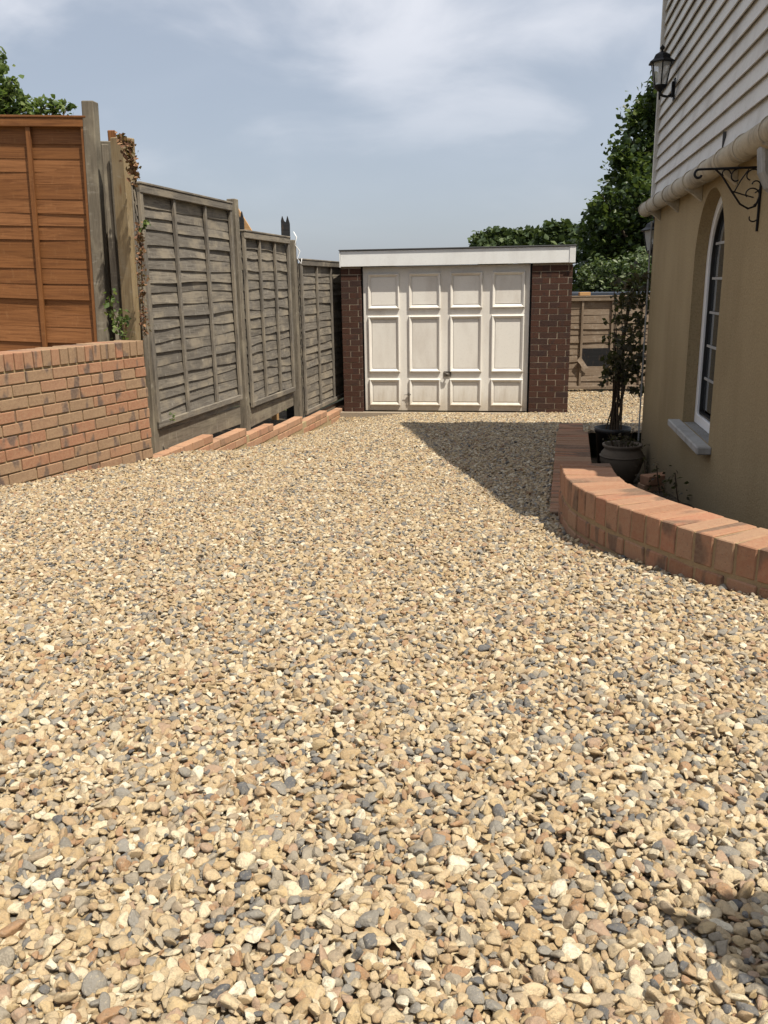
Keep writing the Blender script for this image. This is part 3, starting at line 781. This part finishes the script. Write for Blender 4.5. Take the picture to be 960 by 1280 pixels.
# wall lanterns
def lantern(label, loc, rz):
    t = thing('wall_lantern', label, 'lantern', loc, rz, 'black wall lanterns on the house')
    # local: wall at y = 0, lantern hangs out along -y ; z = 0 at backplate centre
    m = MB(); m.box(-.035, .035, -.012, 0, -.10, .10); m.box(-.022, .022, -.03, -.012, -.07, .07); m.obj('backplate', BLACK, t, bevel=.006)
    m = MB(); m.tube([(0,-.02,-.045),(0,-.06,-.06),(0,-.10,-.052),(0,-.123,-.035),(0,-.13,.0)], [.016,.012,.011,.012,.016], 8); m.tube([(0,-.13,.0),(0,-.13,-.085)], [.012,.007], 8); m.obj('arm', BLACK, t, smooth=True)
    c = (0, -.13, 0); n = 6
    m = MB(); m.lathe([(.02,-.01),(.05,.015),(.062,.035),(.062,.042)], 12, c); m.obj('base', BLACK, t)
    m = MB(); m.lathe([(.12,.232),(.122,.242),(.085,.268),(.068,.305),(.03,.328),(.012,.335)], 6, c); m.obj('roof', BLACK, t)
    m = MB(); m.lathe([(.012,.335),(.008,.345),(.022,.36),(.022,.372),(.008,.385),(.003,.395)], 10, c); m.obj('finial', BLACK, t, smooth=True)
    for k in range(n):
        a = math.pi*2*k/n; a2 = math.pi*2*(k+1)/n
        lo = Vector((.058*math.cos(a), -.13+.058*math.sin(a), .04)); hi = Vector((.092*math.cos(a), -.13+.092*math.sin(a), .236))
        lo2 = Vector((.058*math.cos(a2), -.13+.058*math.sin(a2), .04)); hi2 = Vector((.092*math.cos(a2), -.13+.092*math.sin(a2), .236))
        m = MB(); m.tube([lo, hi], .006, 6); m.obj('cage_bar', BLACK, t)
        m = MB(); m.add([lo*.97+lo2*.03, lo2*.97+lo*.03, hi2*.97+hi*.03, hi*.97+hi2*.03], [(0,1,2,3)]); m.obj('glass_pane', LGLASS, t)
    m = MB(); m.lathe([(.014,.04),(.014,.075),(.022,.1),(.026,.13),(.015,.155),(.004,.165)], 10, c); m.obj('bulb', UPVC, t, smooth=True)
    t.scale = (.76, .76, .72)
    return t
lantern('black six sided lantern on the white weatherboards above the gutter', hpt(.80, .026, 2.905), rzH)
lp = atf(800, 300, 7.42)
ln2 = lantern('black lantern on the rear wall beside the dark tree', (0,0,0), 0)
# rear wall faces HW; local -y must point along HW
rz2 = math.atan2(-HW.x, -HW.y) ; rz2 = math.atan2(HW.y, HW.x) + math.pi/2
bp = HC + HW*0.0 - HN*.0
d_perp = (Vector((lp.x, lp.y)) - HC).dot(HN)
bp = HC + HN*max(min(d_perp, -.025), -.3)
ln2.scale = (.9, 1.3, .8); ln2.location = (bp.x, bp.y, lp.z - .12); ln2.rotation_euler = (0, 0, rz2)

# wrought iron hanging bracket
br = thing('hanging_bracket', 'black wrought iron scroll bracket beside the arched window', 'bracket', hpt(3.33, .0, 1.84), rzH)
m = MB(); m.tube([(0,-.006,.0),(0,-.006,.30)], .006, 6); m.obj('wall_bar', BLACK, br)
def scroll(c, r0_, r1_, a0, a1, n=18):
    return [(0, c[0] + (r0_+(r1_-r0_)*i/n)*math.cos(a0+(a1-a0)*i/n), c[1] + (r0_+(r1_-r0_)*i/n)*math.sin(a0+(a1-a0)*i/n)) for i in range(n+1)]
m = MB(); m.tube([(0,-.006,.262),(0,-.262,.262)] + scroll((-.265,.242), .02, .012, math.pi/2, math.pi*1.9)[1:], .0055, 6); m.obj('top_bar', BLACK, br)
m = MB(); m.tube([(0,-.20,.262),(0,-.17,.235),(0,-.125,.17),(0,-.085,.115),(0,-.05,.095),(0,-.02,.105),(0,-.008,.14)], .0045, 6); m.obj('brace', BLACK, br)
for sc in (scroll((-.045,.15), .045, .015, -1.2, 3.6), scroll((-.045,.225), .038, .014, 0, 4.3), scroll((-.105,.225), .036, .012, 1.2, 5.2), scroll((-.03,.19), .03, .012, -1.5, 2.8), scroll((-.155,.24), .022, .01, 0, 3.9),
           [(0,-.125,.17),(0,-.08,.155),(0,-.03,.14)], [(0,-.115,.16),(0,-.09,.21),(0,-.06,.255)], scroll((-.03,.06), .028, .01, .6, -3.4)):
    m = MB(); m.tube(sc, .0030, 5); m.obj('scroll', BLACK, br)

# ------------------------------------------------------------------ back fence with a hole
bz = 0.0; bl = atf(690, 489, 13.25); BYAW = R(4)
bt = atf(740, 371, 13.25).z
panelL = 1.83
b0 = atf(686, 489, 13.3)
fence_panel('lap_fence', 'sunlit lap fence panel with a ragged hole behind the garage', (b0.x, b0.y, .03), -BYAW, panelL, bt-.03, 3, .098, BACKW, 'lap panels of the back fence', 5, wav=.008, hole=(.49, .89, .34, .60))
b1 = b0 + Vector((math.cos(BYAW), -math.sin(BYAW), 0))*(panelL+.1)
fence_panel('lap_fence', 'lap fence panel of the back boundary behind the potted plant', (b1.x, b1.y, .03), -BYAW, panelL, bt-.03, 3, .098, BACKW, 'lap panels of the back fence', 6, wav=.008)
bm_ = b0 + Vector((math.cos(BYAW), -math.sin(BYAW), 0))*(panelL+.05)
post('fence_post', 'brown timber post joining the two back fence panels', (bm_.x, bm_.y+.02), .085, -.05, bt+.04, BACKW, -BYAW)
t = place('broken_slat', slat(.22, .07, BACKW, 991, nx=5, jag=(.02,.03)), None, (b0.x+.42, b0.y-.09, .52), (0, R(55), 0)); tag(t, 'broken slat end hanging in front of the hole in the back fence', 'broken slat')
# blue felted shed roof beyond it
sh = thing('garden_shed', 'low garden shed with blue grey felt roof behind the back fence', 'shed', (b0.x-.3, b0.y+.75, 0), -BYAW)
m = MB(); m.box(0, 2.1, 0, 1.6, -.05, 1.42); m.obj('wall', CHAR_SHADE, sh)  # near-black colour stands in for the shade seen through the fence hole
m = MB(); m.box(-.1, 2.2, -.12, 1.7, 1.423, 1.47); m.obj('roof', SHEDF, sh, bevel=.005)
m = MB(); m.box(.42, .58, -.24, -.1, 0, .05); o = m.obj('offcut_block', NEWW, None, (b0.x, b0.y+.0, bt+.02), (0,0,-BYAW), bevel=.004)
o.location = (b0.x, b0.y+.2, bt+.018); tag(o, 'pale timber offcut lying on top of the back fence', 'timber')

# ------------------------------------------------------------------ foliage
def leaves(name, centers, size, mat, parent=None, up=.35, aspect=.62, seed=1, droop=0.0):
    """centers: (N,3) array -> one mesh of folded leaf blades"""
    g = np.random.default_rng(seed); N = len(centers)
    d = g.normal(size=(N,3)); d[:,2] = d[:,2]*.6 - droop; d /= np.linalg.norm(d, axis=1)[:,None]
    nn = g.normal(size=(N,3)); nn[:,2] += up*3; nn -= d*(nn*d).sum(1)[:,None]; nn /= np.linalg.norm(nn, axis=1)[:,None]
    s = np.cross(d, nn); L = size*g.uniform(.6, 1.35, N)[:,None]; Wd = L*aspect*.5
    b = centers - d*L*.5; tip = centers + d*L*.5 - nn*L*.10; l = centers - d*L*.08 + s*Wd + nn*L*.07; r_ = centers - d*L*.08 - s*Wd + nn*L*.07
    mid = centers + d*L*.18
    V = np.stack([b, l, tip, r_, l*.45+tip*.55+s*Wd*.18, r_*.45+tip*.55-s*Wd*.18], 1).reshape(-1,3)
    me = bpy.data.meshes.new(name); me.vertices.add(6*N); me.vertices.foreach_set('co', V.astype(np.float32).ravel())
    base_ = (np.arange(N)*6)[:,None]; q = np.concatenate([base_+np.array([[0,1,4,2]]), base_+np.array([[0,2,5,3]])], 1).reshape(-1)
    me.loops.add(8*N); me.loops.foreach_set('vertex_index', q.astype(np.int32))
    me.polygons.add(2*N); me.polygons.foreach_set('loop_start', (np.arange(2*N)*4).astype(np.int32))
    me.update(calc_edges=True)
    at = me.attributes.new('rnd', 'FLOAT', 'FACE'); at.data.foreach_set('value', np.repeat(g.random(N), 2).astype(np.float32))
    me.materials.append(mat); me.validate()
    return place(name, me, parent)
def clump_points(clumps, n, seed, clusters=26, fluff=.2):
    """clumps: (centre, radius) list; leaves gather in small tufts near the surface of each clump"""
    g = np.random.default_rng(seed); out_ = []
    tot = sum(r_**2 for _, r_ in clumps)
    for c, r_ in clumps:
        k = max(6, int(n * r_**2/tot)); nt = max(4, int(clusters*(.6+.4*g.random())))
        d = g.normal(size=(nt,3)); d /= np.linalg.norm(d, axis=1)[:,None]
        tc_ = np.array(c) + d*(r_*(.45+.55*g.random(nt)**.5))[:,None]
        idx = g.integers(0, nt, k); off = g.normal(size=(k,3))*(r_*fluff)
        out_.append(tc_[idx] + off)
    return np.concatenate(out_)
def tree(name, label, cat, foot, clumps, n, size, mat, trunk_r, seed, group=None, aspect=.8, up=.35, fork=None):
    t = thing(name, label, cat, foot, 0, group); f = Vector(foot)
    loc = [(Vector(c) - f, r_) for c, r_ in clumps]
    top = max(loc, key=lambda a: a[0].z)[0]; cen = sum((a[0] for a in loc), Vector()) / len(loc)
    m = MB(); mid = Vector((cen.x*.35, cen.y*.35, cen.z*.55))
    m.tube([(0,0,-.1), (mid.x*.3, mid.y*.3, mid.z*.5), mid, (cen.x*.7, cen.y*.7, cen.z)], [trunk_r, trunk_r*.82, trunk_r*.65, trunk_r*.35], 9); tr = m.obj('trunk', BARK, t, smooth=True)
    for c, r_ in loc:
        st = mid if c.z > mid.z else mid*.75
        m = MB(); md = (st + c)/2 + Vector((rng.uniform(-.15,.15), rng.uniform(-.15,.15), .1))*r_
        m.tube([st, md, c], [trunk_r*.42, trunk_r*.25, trunk_r*.1], 6)
        for q_ in range(4):
            e = c + Vector((rng.uniform(-1,1), rng.uniform(-1,1), rng.uniform(-.4,1)))*r_*.8; m.tube([c, (c+e)/2 + Vector((0,0,.05*r_)), e], [trunk_r*.1, trunk_r*.06, .004], 4)
        m.obj('limb', BARK, t, smooth=True)
    pts = clump_points([((a.x, a.y, a.z), r_) for a, r_ in loc], n, seed, fluff=.34 if name == 'distant_tree' else .22)
    leaves('crown', pts, size, mat, t, aspect=aspect, seed=seed, up=up)
    return t
def pxclumps(lst, f, jit=.6, seed=3):
    r_ = random.Random(seed); o = []
    for px, py, rp in lst:
        ff = f + r_.uniform(-jit, jit); o.append((atf(px, py, ff), rp/F*ff))
    return o
FT = 17.5
big = pxclumps([(822,112,16),(812,150,26),(800,195,30),(835,170,45),(785,225,26),(812,250,42),(762,262,22),(775,290,36),(820,310,50),(742,298,24),(735,330,32),(775,335,40),(850,240,60),(860,320,60),(728,358,26),(800,365,36),(755,372,24),(880,180,60)], FT, .9)
foot = atf(835, 400, FT)
tree('broadleaf_tree', 'tall dark broadleaf tree rising behind the house corner', 'tree', (foot.x, foot.y, -.3), big, 26000, .115, LEAF_DARK, .16, 5)
inn = pxclumps([(830,150,25),(815,230,40),(800,300,50),(770,330,40),(840,330,60),(850,250,60)], FT+1.3, .3, 9)
tree('broadleaf_tree', 'second dark broadleaf tree close behind the tall one', 'tree', (foot.x+.5, foot.y+1.9, -.3), inn, 12000, .13, LEAF_DARK, .13, 15)
pale = pxclumps([(748,345,18),(770,348,20),(792,352,18),(735,352,12),(806,335,14),(765,362,16),(800,320,10)], 14.9, .25, 4)
pf = atf(775, 450, 14.9)
tree('pale_shrub', 'pale leaved shrub growing just behind the back fence', 'shrub', (pf.x, pf.y, -.2), pale, 2600, .085, LEAF_PALE, .05, 6, aspect=.5)
FD = 42
for i, (cl, lab) in enumerate((([(606,304,10),(620,300,10),(634,302,9),(597,309,6),(630,312,12),(610,314,12)], 'far rounded tree showing above the garage roof, leftmost of the row'),
                             ([(656,299,10),(664,302,10),(650,305,8),(657,312,12)], 'small far round tree between two larger ones above the garage roof'),
                             ([(680,299,9),(692,292,9),(704,291,9),(716,294,11),(690,304,12),(710,306,14)], 'far bushy tree nearest the tall tree above the garage roof'))):
    cl = pxclumps(cl, FD - 4*i, .8, 20+i); ft = atf((604, 657, 697)[i]+8, 400, FD-4*i)
    tree('distant_tree', lab, 'tree', (ft.x, ft.y, -.3), cl, 4200, .26, LEAF_FAR, .2, 30+i, 'far trees beyond the garage')
FLT = 11.5
lt = pxclumps([(4,122,16),(22,124,13),(14,105,8),(36,136,12),(52,138,12),(70,134,9),(84,136,8),(8,140,14),(62,145,14),(30,150,14),(-10,135,24),(-6,72,10),(-12,90,14),(-30,60,30),(-60,110,45)], FLT, .25, 8)
lf_ = atf(-60, 400, FLT+.1)
tree('garden_tree', 'sunlit green tree reaching over the top of the orange fence', 'tree', (lf_.x, lf_.y, -.3), lt, 3600, .075, LEAF_MID, .07, 40)

def strand(name, label, path, n, size, mat, spread, seed, parent=None, cat='ivy', stem=True):
    t = thing(name, label, cat, path[0]); f = Vector(path[0]); g = np.random.default_rng(seed)
    pts = []
    P_ = [Vector(p) - f for p in path]
    for i in range(n):
        u_ = g.random()*(len(P_)-1); k_ = int(u_); p = P_[k_].lerp(P_[min(k_+1, len(P_)-1)], u_-k_)
        pts.append((p.x + g.normal()*spread, p.y + g.normal()*spread, p.z + g.normal()*spread*1.4))
    leaves('leaf_mass', np.array(pts), size, mat, t, seed=seed, droop=.4)
    if stem: MB().tube(P_, .004, 5).obj('stem', STEM, t)
    return t
strand('dead_ivy', 'dry brown ivy hanging over the top of the leaning tan post', [atf(148,175,6.45), atf(160,178,6.4), atf(163,195,6.4), atf(166,208,6.4), atf(170,226,6.4)], 260, .035, LEAF_DEAD, .018, 51)
strand('dead_ivy', 'brown ivy strand climbing the edge of the tallest grey panel', [atf(181,420,6.36), atf(178,370,6.36), atf(177,330,6.36), atf(175,300,6.36), atf(174,282,6.36)], 300, .03, LEAF_DEAD, .016, 52)
strand('ivy_sprig', 'yellow green ivy sprig sprouting beside the tallest grey panel', [atf(176,290,6.34), atf(180,283,6.34), atf(184,281,6.34)], 26, .035, LEAF_MID, .012, 53)
strand('weed', 'green weed growing between the posts above the brick wall', [atf(150,424,6.5), atf(148,405,6.5), atf(140,385,6.5), atf(136,372,6.5)], 60, .045, LEAF_MID, .03, 54, cat='weed')
strand('weed', 'green bramble shoot at the foot of the leaning tan post', [atf(156,424,6.45), atf(153,405,6.45), atf(150,390,6.45)], 46, .04, LEAF_MID, .022, 55, cat='weed')
strand('weed', 'tiny weed sprouting from the bottom rail of the tallest grey panel', [atf(216,527,6.62), atf(215,520,6.62)], 14, .03, LEAF_MID, .012, 56, cat='weed', stem=False)

# pots and plants by the house corner
bp_ = atz(766, 534, .40); bpz = bed_z(bp_.y) - .01
pot = thing('black_pot', 'black plastic pot with tall canes at the house corner', 'plant pot', (bp_.x, bp_.y, bpz))
m = MB(); hh = .40 - bpz; m.lathe([(.11,0),(.145,hh*.9),(.155,hh*.9),(.158,hh),(.145,hh),(.135,hh-.05),(.0,hh-.05)], 28); m.obj('pot', PLASTIC, pot, smooth=True)
m = MB(); m.lathe([(.0,0),(.137,.0),(.137,.015),(0,.02)], 20); m.obj('soil', SOIL, pot, (0,0,hh-.055))
pl = thing('leggy_shrub', 'dark leggy shrub with thin canes growing from the black pot', 'shrub', (bp_.x, bp_.y, .37))
topc = []
for i in range(20):
    a = rng.uniform(0, 6.28); r_ = rng.uniform(.01,.09); b_ = Vector((r_*math.cos(a), r_*math.sin(a), -.03))
    tx = rng.uniform(-.05, .2); tz = rng.uniform(.55, 1.25); e = Vector((tx, rng.uniform(-.02,.3), tz)); md = b_.lerp(e, .5) + Vector((rng.uniform(-.03,.03), rng.uniform(-.03,.03), 0))
    MB().tube([b_, md, e], [.007,.006,.004], 5).obj('cane', STEM, pl); topc.append(e)
    for u_ in (.65, .8): topc.append(b_.lerp(e, u_) + Vector((rng.uniform(-.06,.06), rng.uniform(-.06,.06), 0)))
def rel(px, py, f): return atf(px, py, f) - Vector((bp_.x, bp_.y, .37))
cl = [((rel(px, py, 7.35)), rp/F*7.35) for px, py, rp in ((797,348,17),(785,368,20),(802,385,18),(792,408,14),(780,446,24),(772,468,18),(794,462,18),(799,432,12),(766,448,11),(795,484,10),(775,395,10),(806,360,12))]
pts = clump_points([((c.x, c.y, c.z), r_) for c, r_ in cl], 760, 61, 26)
leaves('leaf_mass', pts, .06, LEAF_OLIVE, pl, seed=62, droop=.5)
pts = clump_points([((c.x, c.y, c.z), .05) for c in topc], 300, 63, 5)
leaves('leaf_mass', pts, .045, LEAF_OLIVE, pl, seed=64, droop=.5)
cp = atz(778, 558, .36); cz = bed_z(cp.y) - .01
pot2 = thing('clay_pot', 'rounded weathered clay pot behind the low curved wall', 'plant pot', (cp.x, cp.y, cz))
m = MB(); ph = .36 - cz + .02
m.lathe([(.085,0),(.10,.02),(.15,ph*.38),(.172,ph*.62),(.165,ph*.78),(.14,ph*.88),(.137,ph*.9),(.155,ph*.95),(.158,ph),(.14,ph),(.128,ph*.93),(.12,ph*.88),(0,ph*.86)], 40); m.obj('pot', TERRA, pot2, smooth=True)
m = MB(); m.lathe([(.162,ph*.735),(.176,ph*.72),(.176,ph*.70),(.165,ph*.69)], 40); m.obj('band', TERRA, pot2, smooth=True)
dry = thing('dry_plant', 'withered twiggy plant in the rounded clay pot', 'plant', (cp.x, cp.y, cz+ph*.86))
m = MB()
for i in range(26):
    a = rng.uniform(0, 6.28); r_ = rng.uniform(.0,.09); e = (r_*1.6*math.cos(a)+rng.uniform(-.03,.03), r_*1.6*math.sin(a), rng.uniform(.05,.16)); m.tube([(r_*math.cos(a), r_*math.sin(a), -.01), e], [.003,.0015], 4)
m.obj('twig', STEM, dry)
leaves('leaf_mass', NR.normal(size=(120,3))*np.array([.07,.07,.03])+np.array([0,0,.07]), .03, LEAF_OLIVE, dry, seed=65)
for i in range(2):
    q_ = Vector((1.93+.02*i, 5.95-.0*i)); z_ = bed_z(q_.y) + .0325 + i*.066
    o = place('loose_brick', msL[i], None, (q_.x, q_.y-.1, z_), (0,0,R(8+14*i))); o.scale = (1, .48, 1); tag(o, ('spare brick lying on the soil beside the clay pot', 'spare brick stacked crosswise on another beside the clay pot')[i], 'brick')
# sparse weeds against the render
for i, (px, py, f_) in enumerate(((905-30,640,4.9),(850,612,5.6),(830,600,6.2))):
    b_ = Vector((HC.x - HW.x*(7.2-f_)/HW.y - .07, f_, bed_z(f_)))
    strand('weed', ('small dark weed at the foot of the wall under the window', 'low weed beside the wall next to the spare bricks', 'straggly weed near the house corner by the clay pot')[i], [b_, b_ + Vector((-.02,0,.1)), b_ + Vector((-.03,.02,.2))], 34, .03, LEAF_OLIVE, .04, 70+i, cat='weed')
# made-up shrub out of view, added to throw the near right soft shadow
sh_ = atz(972, 1195, .86); kk = .78 / math.tan(SUN_EL)
sp = Vector((sh_.x + math.cos(SUN_AZ)*kk, sh_.y + math.sin(SUN_AZ)*kk)); 
tub = thing('shadow_shrub', 'added round shrub in a black tub, out of view, casting a shadow', 'shrub', (sp.x, sp.y, drive_z(sp.y)-.02))
m = MB(); m.lathe([(.12,0),(.16,.3),(.17,.3),(.17,.33),(.0,.33)], 24); m.obj('tub', PLASTIC, tub, smooth=True)
m = MB(); m.tube([(0,0,.3),(0,0,.75)], .02, 6); m.obj('trunk', BARK, tub)
leaves('crown', clump_points([((0,0,.80), .06)], 620, 81, 40), .04, LEAF_DARK, tub, seed=82)

# ------------------------------------------------------------------ things beyond the side fence
ga = atf(297, 262, 10.2)
arb = thing('garden_arbour', 'apex of a new timber arbour peeking over the grey fence', 'arbour', (ga.x, ga.y, -.3), R(-10))
H_ = ga.z + .3
for s_ in (-1, 1):
    m = MB(); m.prism([(0, -.02*s_, H_+.03), (0, -.02*s_, H_-.10), (s_*.34, -.02*s_, H_-.10-.56), (s_*.34, -.02*s_, H_+.03-.56)], (0, .03*s_, 0)); m.obj('barge_board', NEWW, arb)
    m = MB(); m.box(s_*.30-.035, s_*.30+.035, .04, .11, 0, H_-.5); m.obj('post', NEWW, arb)
def charred(label, px0, px1, ytop, ybot, f):
    c = atf((px0+px1)/2, ytop, f); w_ = (px1-px0)/F*f; t = thing('charred_post', label, 'post', (c.x, c.y, -.3), 0, 'charred posts beyond the fence')
    h = c.z + .3; m = MB(); m.prism([(-w_/2, 0, 0), (w_/2, 0, 0), (w_/2*1.1, 0, h*.97), (w_*.32, 0, h), (w_*.12, 0, h-.07), (-w_*.12, 0, h-.05), (-w_*.3, 0, h), (-w_/2*.9, 0, h*.98)], (0, .07, 0)); m.obj('shaft', CHAR_SHADE, t, rot=(0, R(.7), 0)); return t
charred('black charred post with notched top standing above the middle grey panel', 347, 357, 270, 292, 10.6)
charred('black charred post in front of the timber arbour apex', 291, 299, 264, 290, 9.9)
# white cord on the second post
ps = on_fence((s_d+s_e)/2 + .0); q = Vector((ps.x, ps.y, ptops[1])); tow = Vector((PN.x, PN.y, 0))*.06
m = MB(); m.tube([q+tow+Vector((-.03,0,.09)), q+tow+Vector((.0,.01,.03)), q+tow+Vector((-.02,.0,-.05)), q+tow+Vector((.03,.02,-.12)), q+tow+Vector((.0,.02,-.2)), q+tow+Vector((.04,.03,-.26)), q+tow+Vector((.05,.03,-.2))], [.004,.009,.004,.008,.003,.010,.004], 6)
o = m.obj('white_cord', WHITE, None, smooth=True); tag(o, 'white frayed cord tied round the fence post by the middle panel', 'cord')

# ------------------------------------------------------------------ gravel
shapes = bpy.data.collections.new('pebble_shapes')
peb_me = []
for i in range(14):
    bm = bmesh.new(); bmesh.ops.create_icosphere(bm, subdivisions=3 if i < 14 else 2, radius=1)
    g = np.random.default_rng(100+i)
    pl_ = [(Vector(g.normal(size=3)).normalized(), g.uniform(.42, .82)) for _ in range(11 if i % 3 else 7)]
    ph_ = g.uniform(0, 6, 9)
    for v in bm.verts:
        c = v.co.copy()
        for n_, d_ in pl_:
            e = c.dot(n_) - d_
            if e > 0: c -= n_*e*.97
        c *= 1 + .07*math.sin(3*c.x+ph_[0]) + .05*math.sin(3.4*c.y+ph_[1]) + .04*math.sin(4*c.z+ph_[2]) + .012*math.sin(11*c.x+9*c.y+ph_[3])
        v.co = Vector((c.x*1.3, c.y*(.8+.05*(i % 6)), c.z*(.5+.055*(i % 5))))
    me = bpy.data.meshes.new('pebble'); bm.to_mesh(me); bm.free(); me.shade_smooth(); me.materials.append(STONE); peb_me.append(me)
    o = bpy.data.objects.new('pebble_shape', me); shapes.objects.link(o)
g = np.random.default_rng(5)
le = np.vectorize(left_edge); re_ = np.vectorize(right_edge); dz = np.vectorize(drive_z)
def scatter(sp, y0, y1, lo, hi, zo, tilt):
    nx, ny = int(11/sp), int((y1-y0)/(sp*.87))
    X, Y = np.meshgrid(np.arange(nx)*sp - 5.5, np.arange(ny)*sp*.87 + y0)
    X = X + (np.arange(ny) % 2)[:,None]*sp*.5; X = (X + g.uniform(-.42,.42,X.shape)*sp).ravel(); Y = (Y + g.uniform(-.42,.42,Y.shape)*sp).ravel()
    k = (np.abs(X - .15) < .47*Y + 1.9) & (Y < 13.6); X, Y = X[k], Y[k]
    k = (X > le(Y) - .0) & (X < re_(Y) + .0); X, Y = X[k], Y[k]
    # keep clear of the garage
    gx = (X-GR.x)*GU.x + (Y-GR.y)*GU.y; gy = (X-GR.x)*GV.x + (Y-GR.y)*GV.y
    k = ~((gy > -.06) & (gx < .515)); X, Y = X[k], Y[k]
    hx = (X-HC.x)*HN.x + (Y-HC.y)*HN.y; hy = (X-HC.x)*HW.x + (Y-HC.y)*HW.y
    k = ~((hx < .02) & (hy < .0)); X, Y = X[k], Y[k]
    n = len(X); s = np.clip(np.exp(g.normal(math.log((lo+hi)/2), .34, n)), lo*.6, hi*1.4)
    Z = dz(Y) - np.vectorize(dip)(X, Y) + (.012*np.sin(X*1.9+Y*.7) + .010*np.sin(Y*1.7-X*.6))*.6 - .022 + zo + g.normal(0, .0032, n)
    # scuffed, softly rumpled surface
    Z += .006*np.sin(X*7.3+1.2*np.sin(Y*5.1))*np.sin(Y*6.1+X*2)
    rot = np.stack([g.normal(0, tilt, n), g.normal(0, tilt, n), g.uniform(0, 6.283, n)], 1)
    sc = s[:,None]*g.uniform(.85, 1.15, (n,3)); return np.stack([X, Y, Z], 1), rot, sc
A = [scatter(.0114, .35, 5.0, .0054, .0076, .0045, .32), scatter(.0148, .35, 5.0, .0063, .0099, .0098, .45),
     scatter(.0168, 5.0, 13.6, .0076, .0102, .006, .32), scatter(.025, 5.0, 13.6, .0084, .012, .0115, .45)]
P_ = np.concatenate([a[0] for a in A]); RT = np.concatenate([a[1] for a in A]); SC = np.concatenate([a[2] for a in A]); IX = g.integers(0, 14, len(P_))
lay_top = np.concatenate([np.full(len(a[0]), i % 2) for i, a in enumerate(A)])
# the 300 that show largest are objects of their own
cp_, sp_ = math.cos(PITCH), math.sin(PITCH)
rel_ = P_ - np.array([0, 0, CH]); zc2 = rel_[:,1]*cp_ - rel_[:,2]*sp_; yc2 = rel_[:,1]*sp_ + rel_[:,2]*cp_
inview = (np.abs(rel_[:,0]/zc2) < 470/F) & (np.abs(yc2/zc2) < 630/F) & (lay_top == 1)
score = np.where(inview, SC.max(1)/zc2, -1); order = np.argsort(-score)[:300]
for i in order:
    o = place('pebble', peb_me[IX[i]], driveway, P_[i], RT[i], SC[i])
keep = np.ones(len(P_), bool); keep[order] = False
P_, RT, SC, IX = P_[keep], RT[keep], SC[keep], IX[keep]
me = bpy.data.meshes.new('gravel'); me.vertices.add(len(P_)); me.vertices.foreach_set('co', P_.astype(np.float32).ravel())
for nm, ty, arr, key in (('rot', 'FLOAT_VECTOR', RT, 'vector'), ('scl', 'FLOAT_VECTOR', SC, 'vector')):
    a_ = me.attributes.new(nm, ty, 'POINT'); a_.data.foreach_set(key, arr.astype(np.float32).ravel())
a_ = me.attributes.new('idx', 'INT', 'POINT'); a_.data.foreach_set('value', IX.astype(np.int32))
gravel = place('gravel', me, driveway); structure(gravel, 'stuff')
ng = bpy.data.node_groups.new('pebble_scatter', 'GeometryNodeTree')
ng.interface.new_socket('Geometry', in_out='INPUT', socket_type='NodeSocketGeometry'); ng.interface.new_socket('Geometry', in_out='OUTPUT', socket_type='NodeSocketGeometry')
gi, go = ng.nodes.new('NodeGroupInput'), ng.nodes.new('NodeGroupOutput'); ip = ng.nodes.new('GeometryNodeInstanceOnPoints')
ci = ng.nodes.new('GeometryNodeCollectionInfo'); ci.inputs[0].default_value = shapes; ci.inputs[1].default_value = True; ci.inputs[2].default_value = True
def named(nm, ty):
    n_ = ng.nodes.new('GeometryNodeInputNamedAttribute'); n_.data_type = ty; n_.inputs[0].default_value = nm; return n_.outputs[0]
ng.links.new(gi.outputs[0], ip.inputs['Points']); ng.links.new(ci.outputs[0], ip.inputs['Instance']); ip.inputs['Pick Instance'].default_value = True
ng.links.new(named('idx', 'INT'), ip.inputs['Instance Index'])
er = ng.nodes.new('FunctionNodeEulerToRotation'); ng.links.new(named('rot', 'FLOAT_VECTOR'), er.inputs[0]); ng.links.new(er.outputs[0], ip.inputs['Rotation'])
ng.links.new(named('scl', 'FLOAT_VECTOR'), ip.inputs['Scale']); ng.links.new(ip.outputs[0], go.inputs[0])
md = gravel.modifiers.new('scatter', 'NODES'); md.node_group = ng
print('pebbles', len(P_))
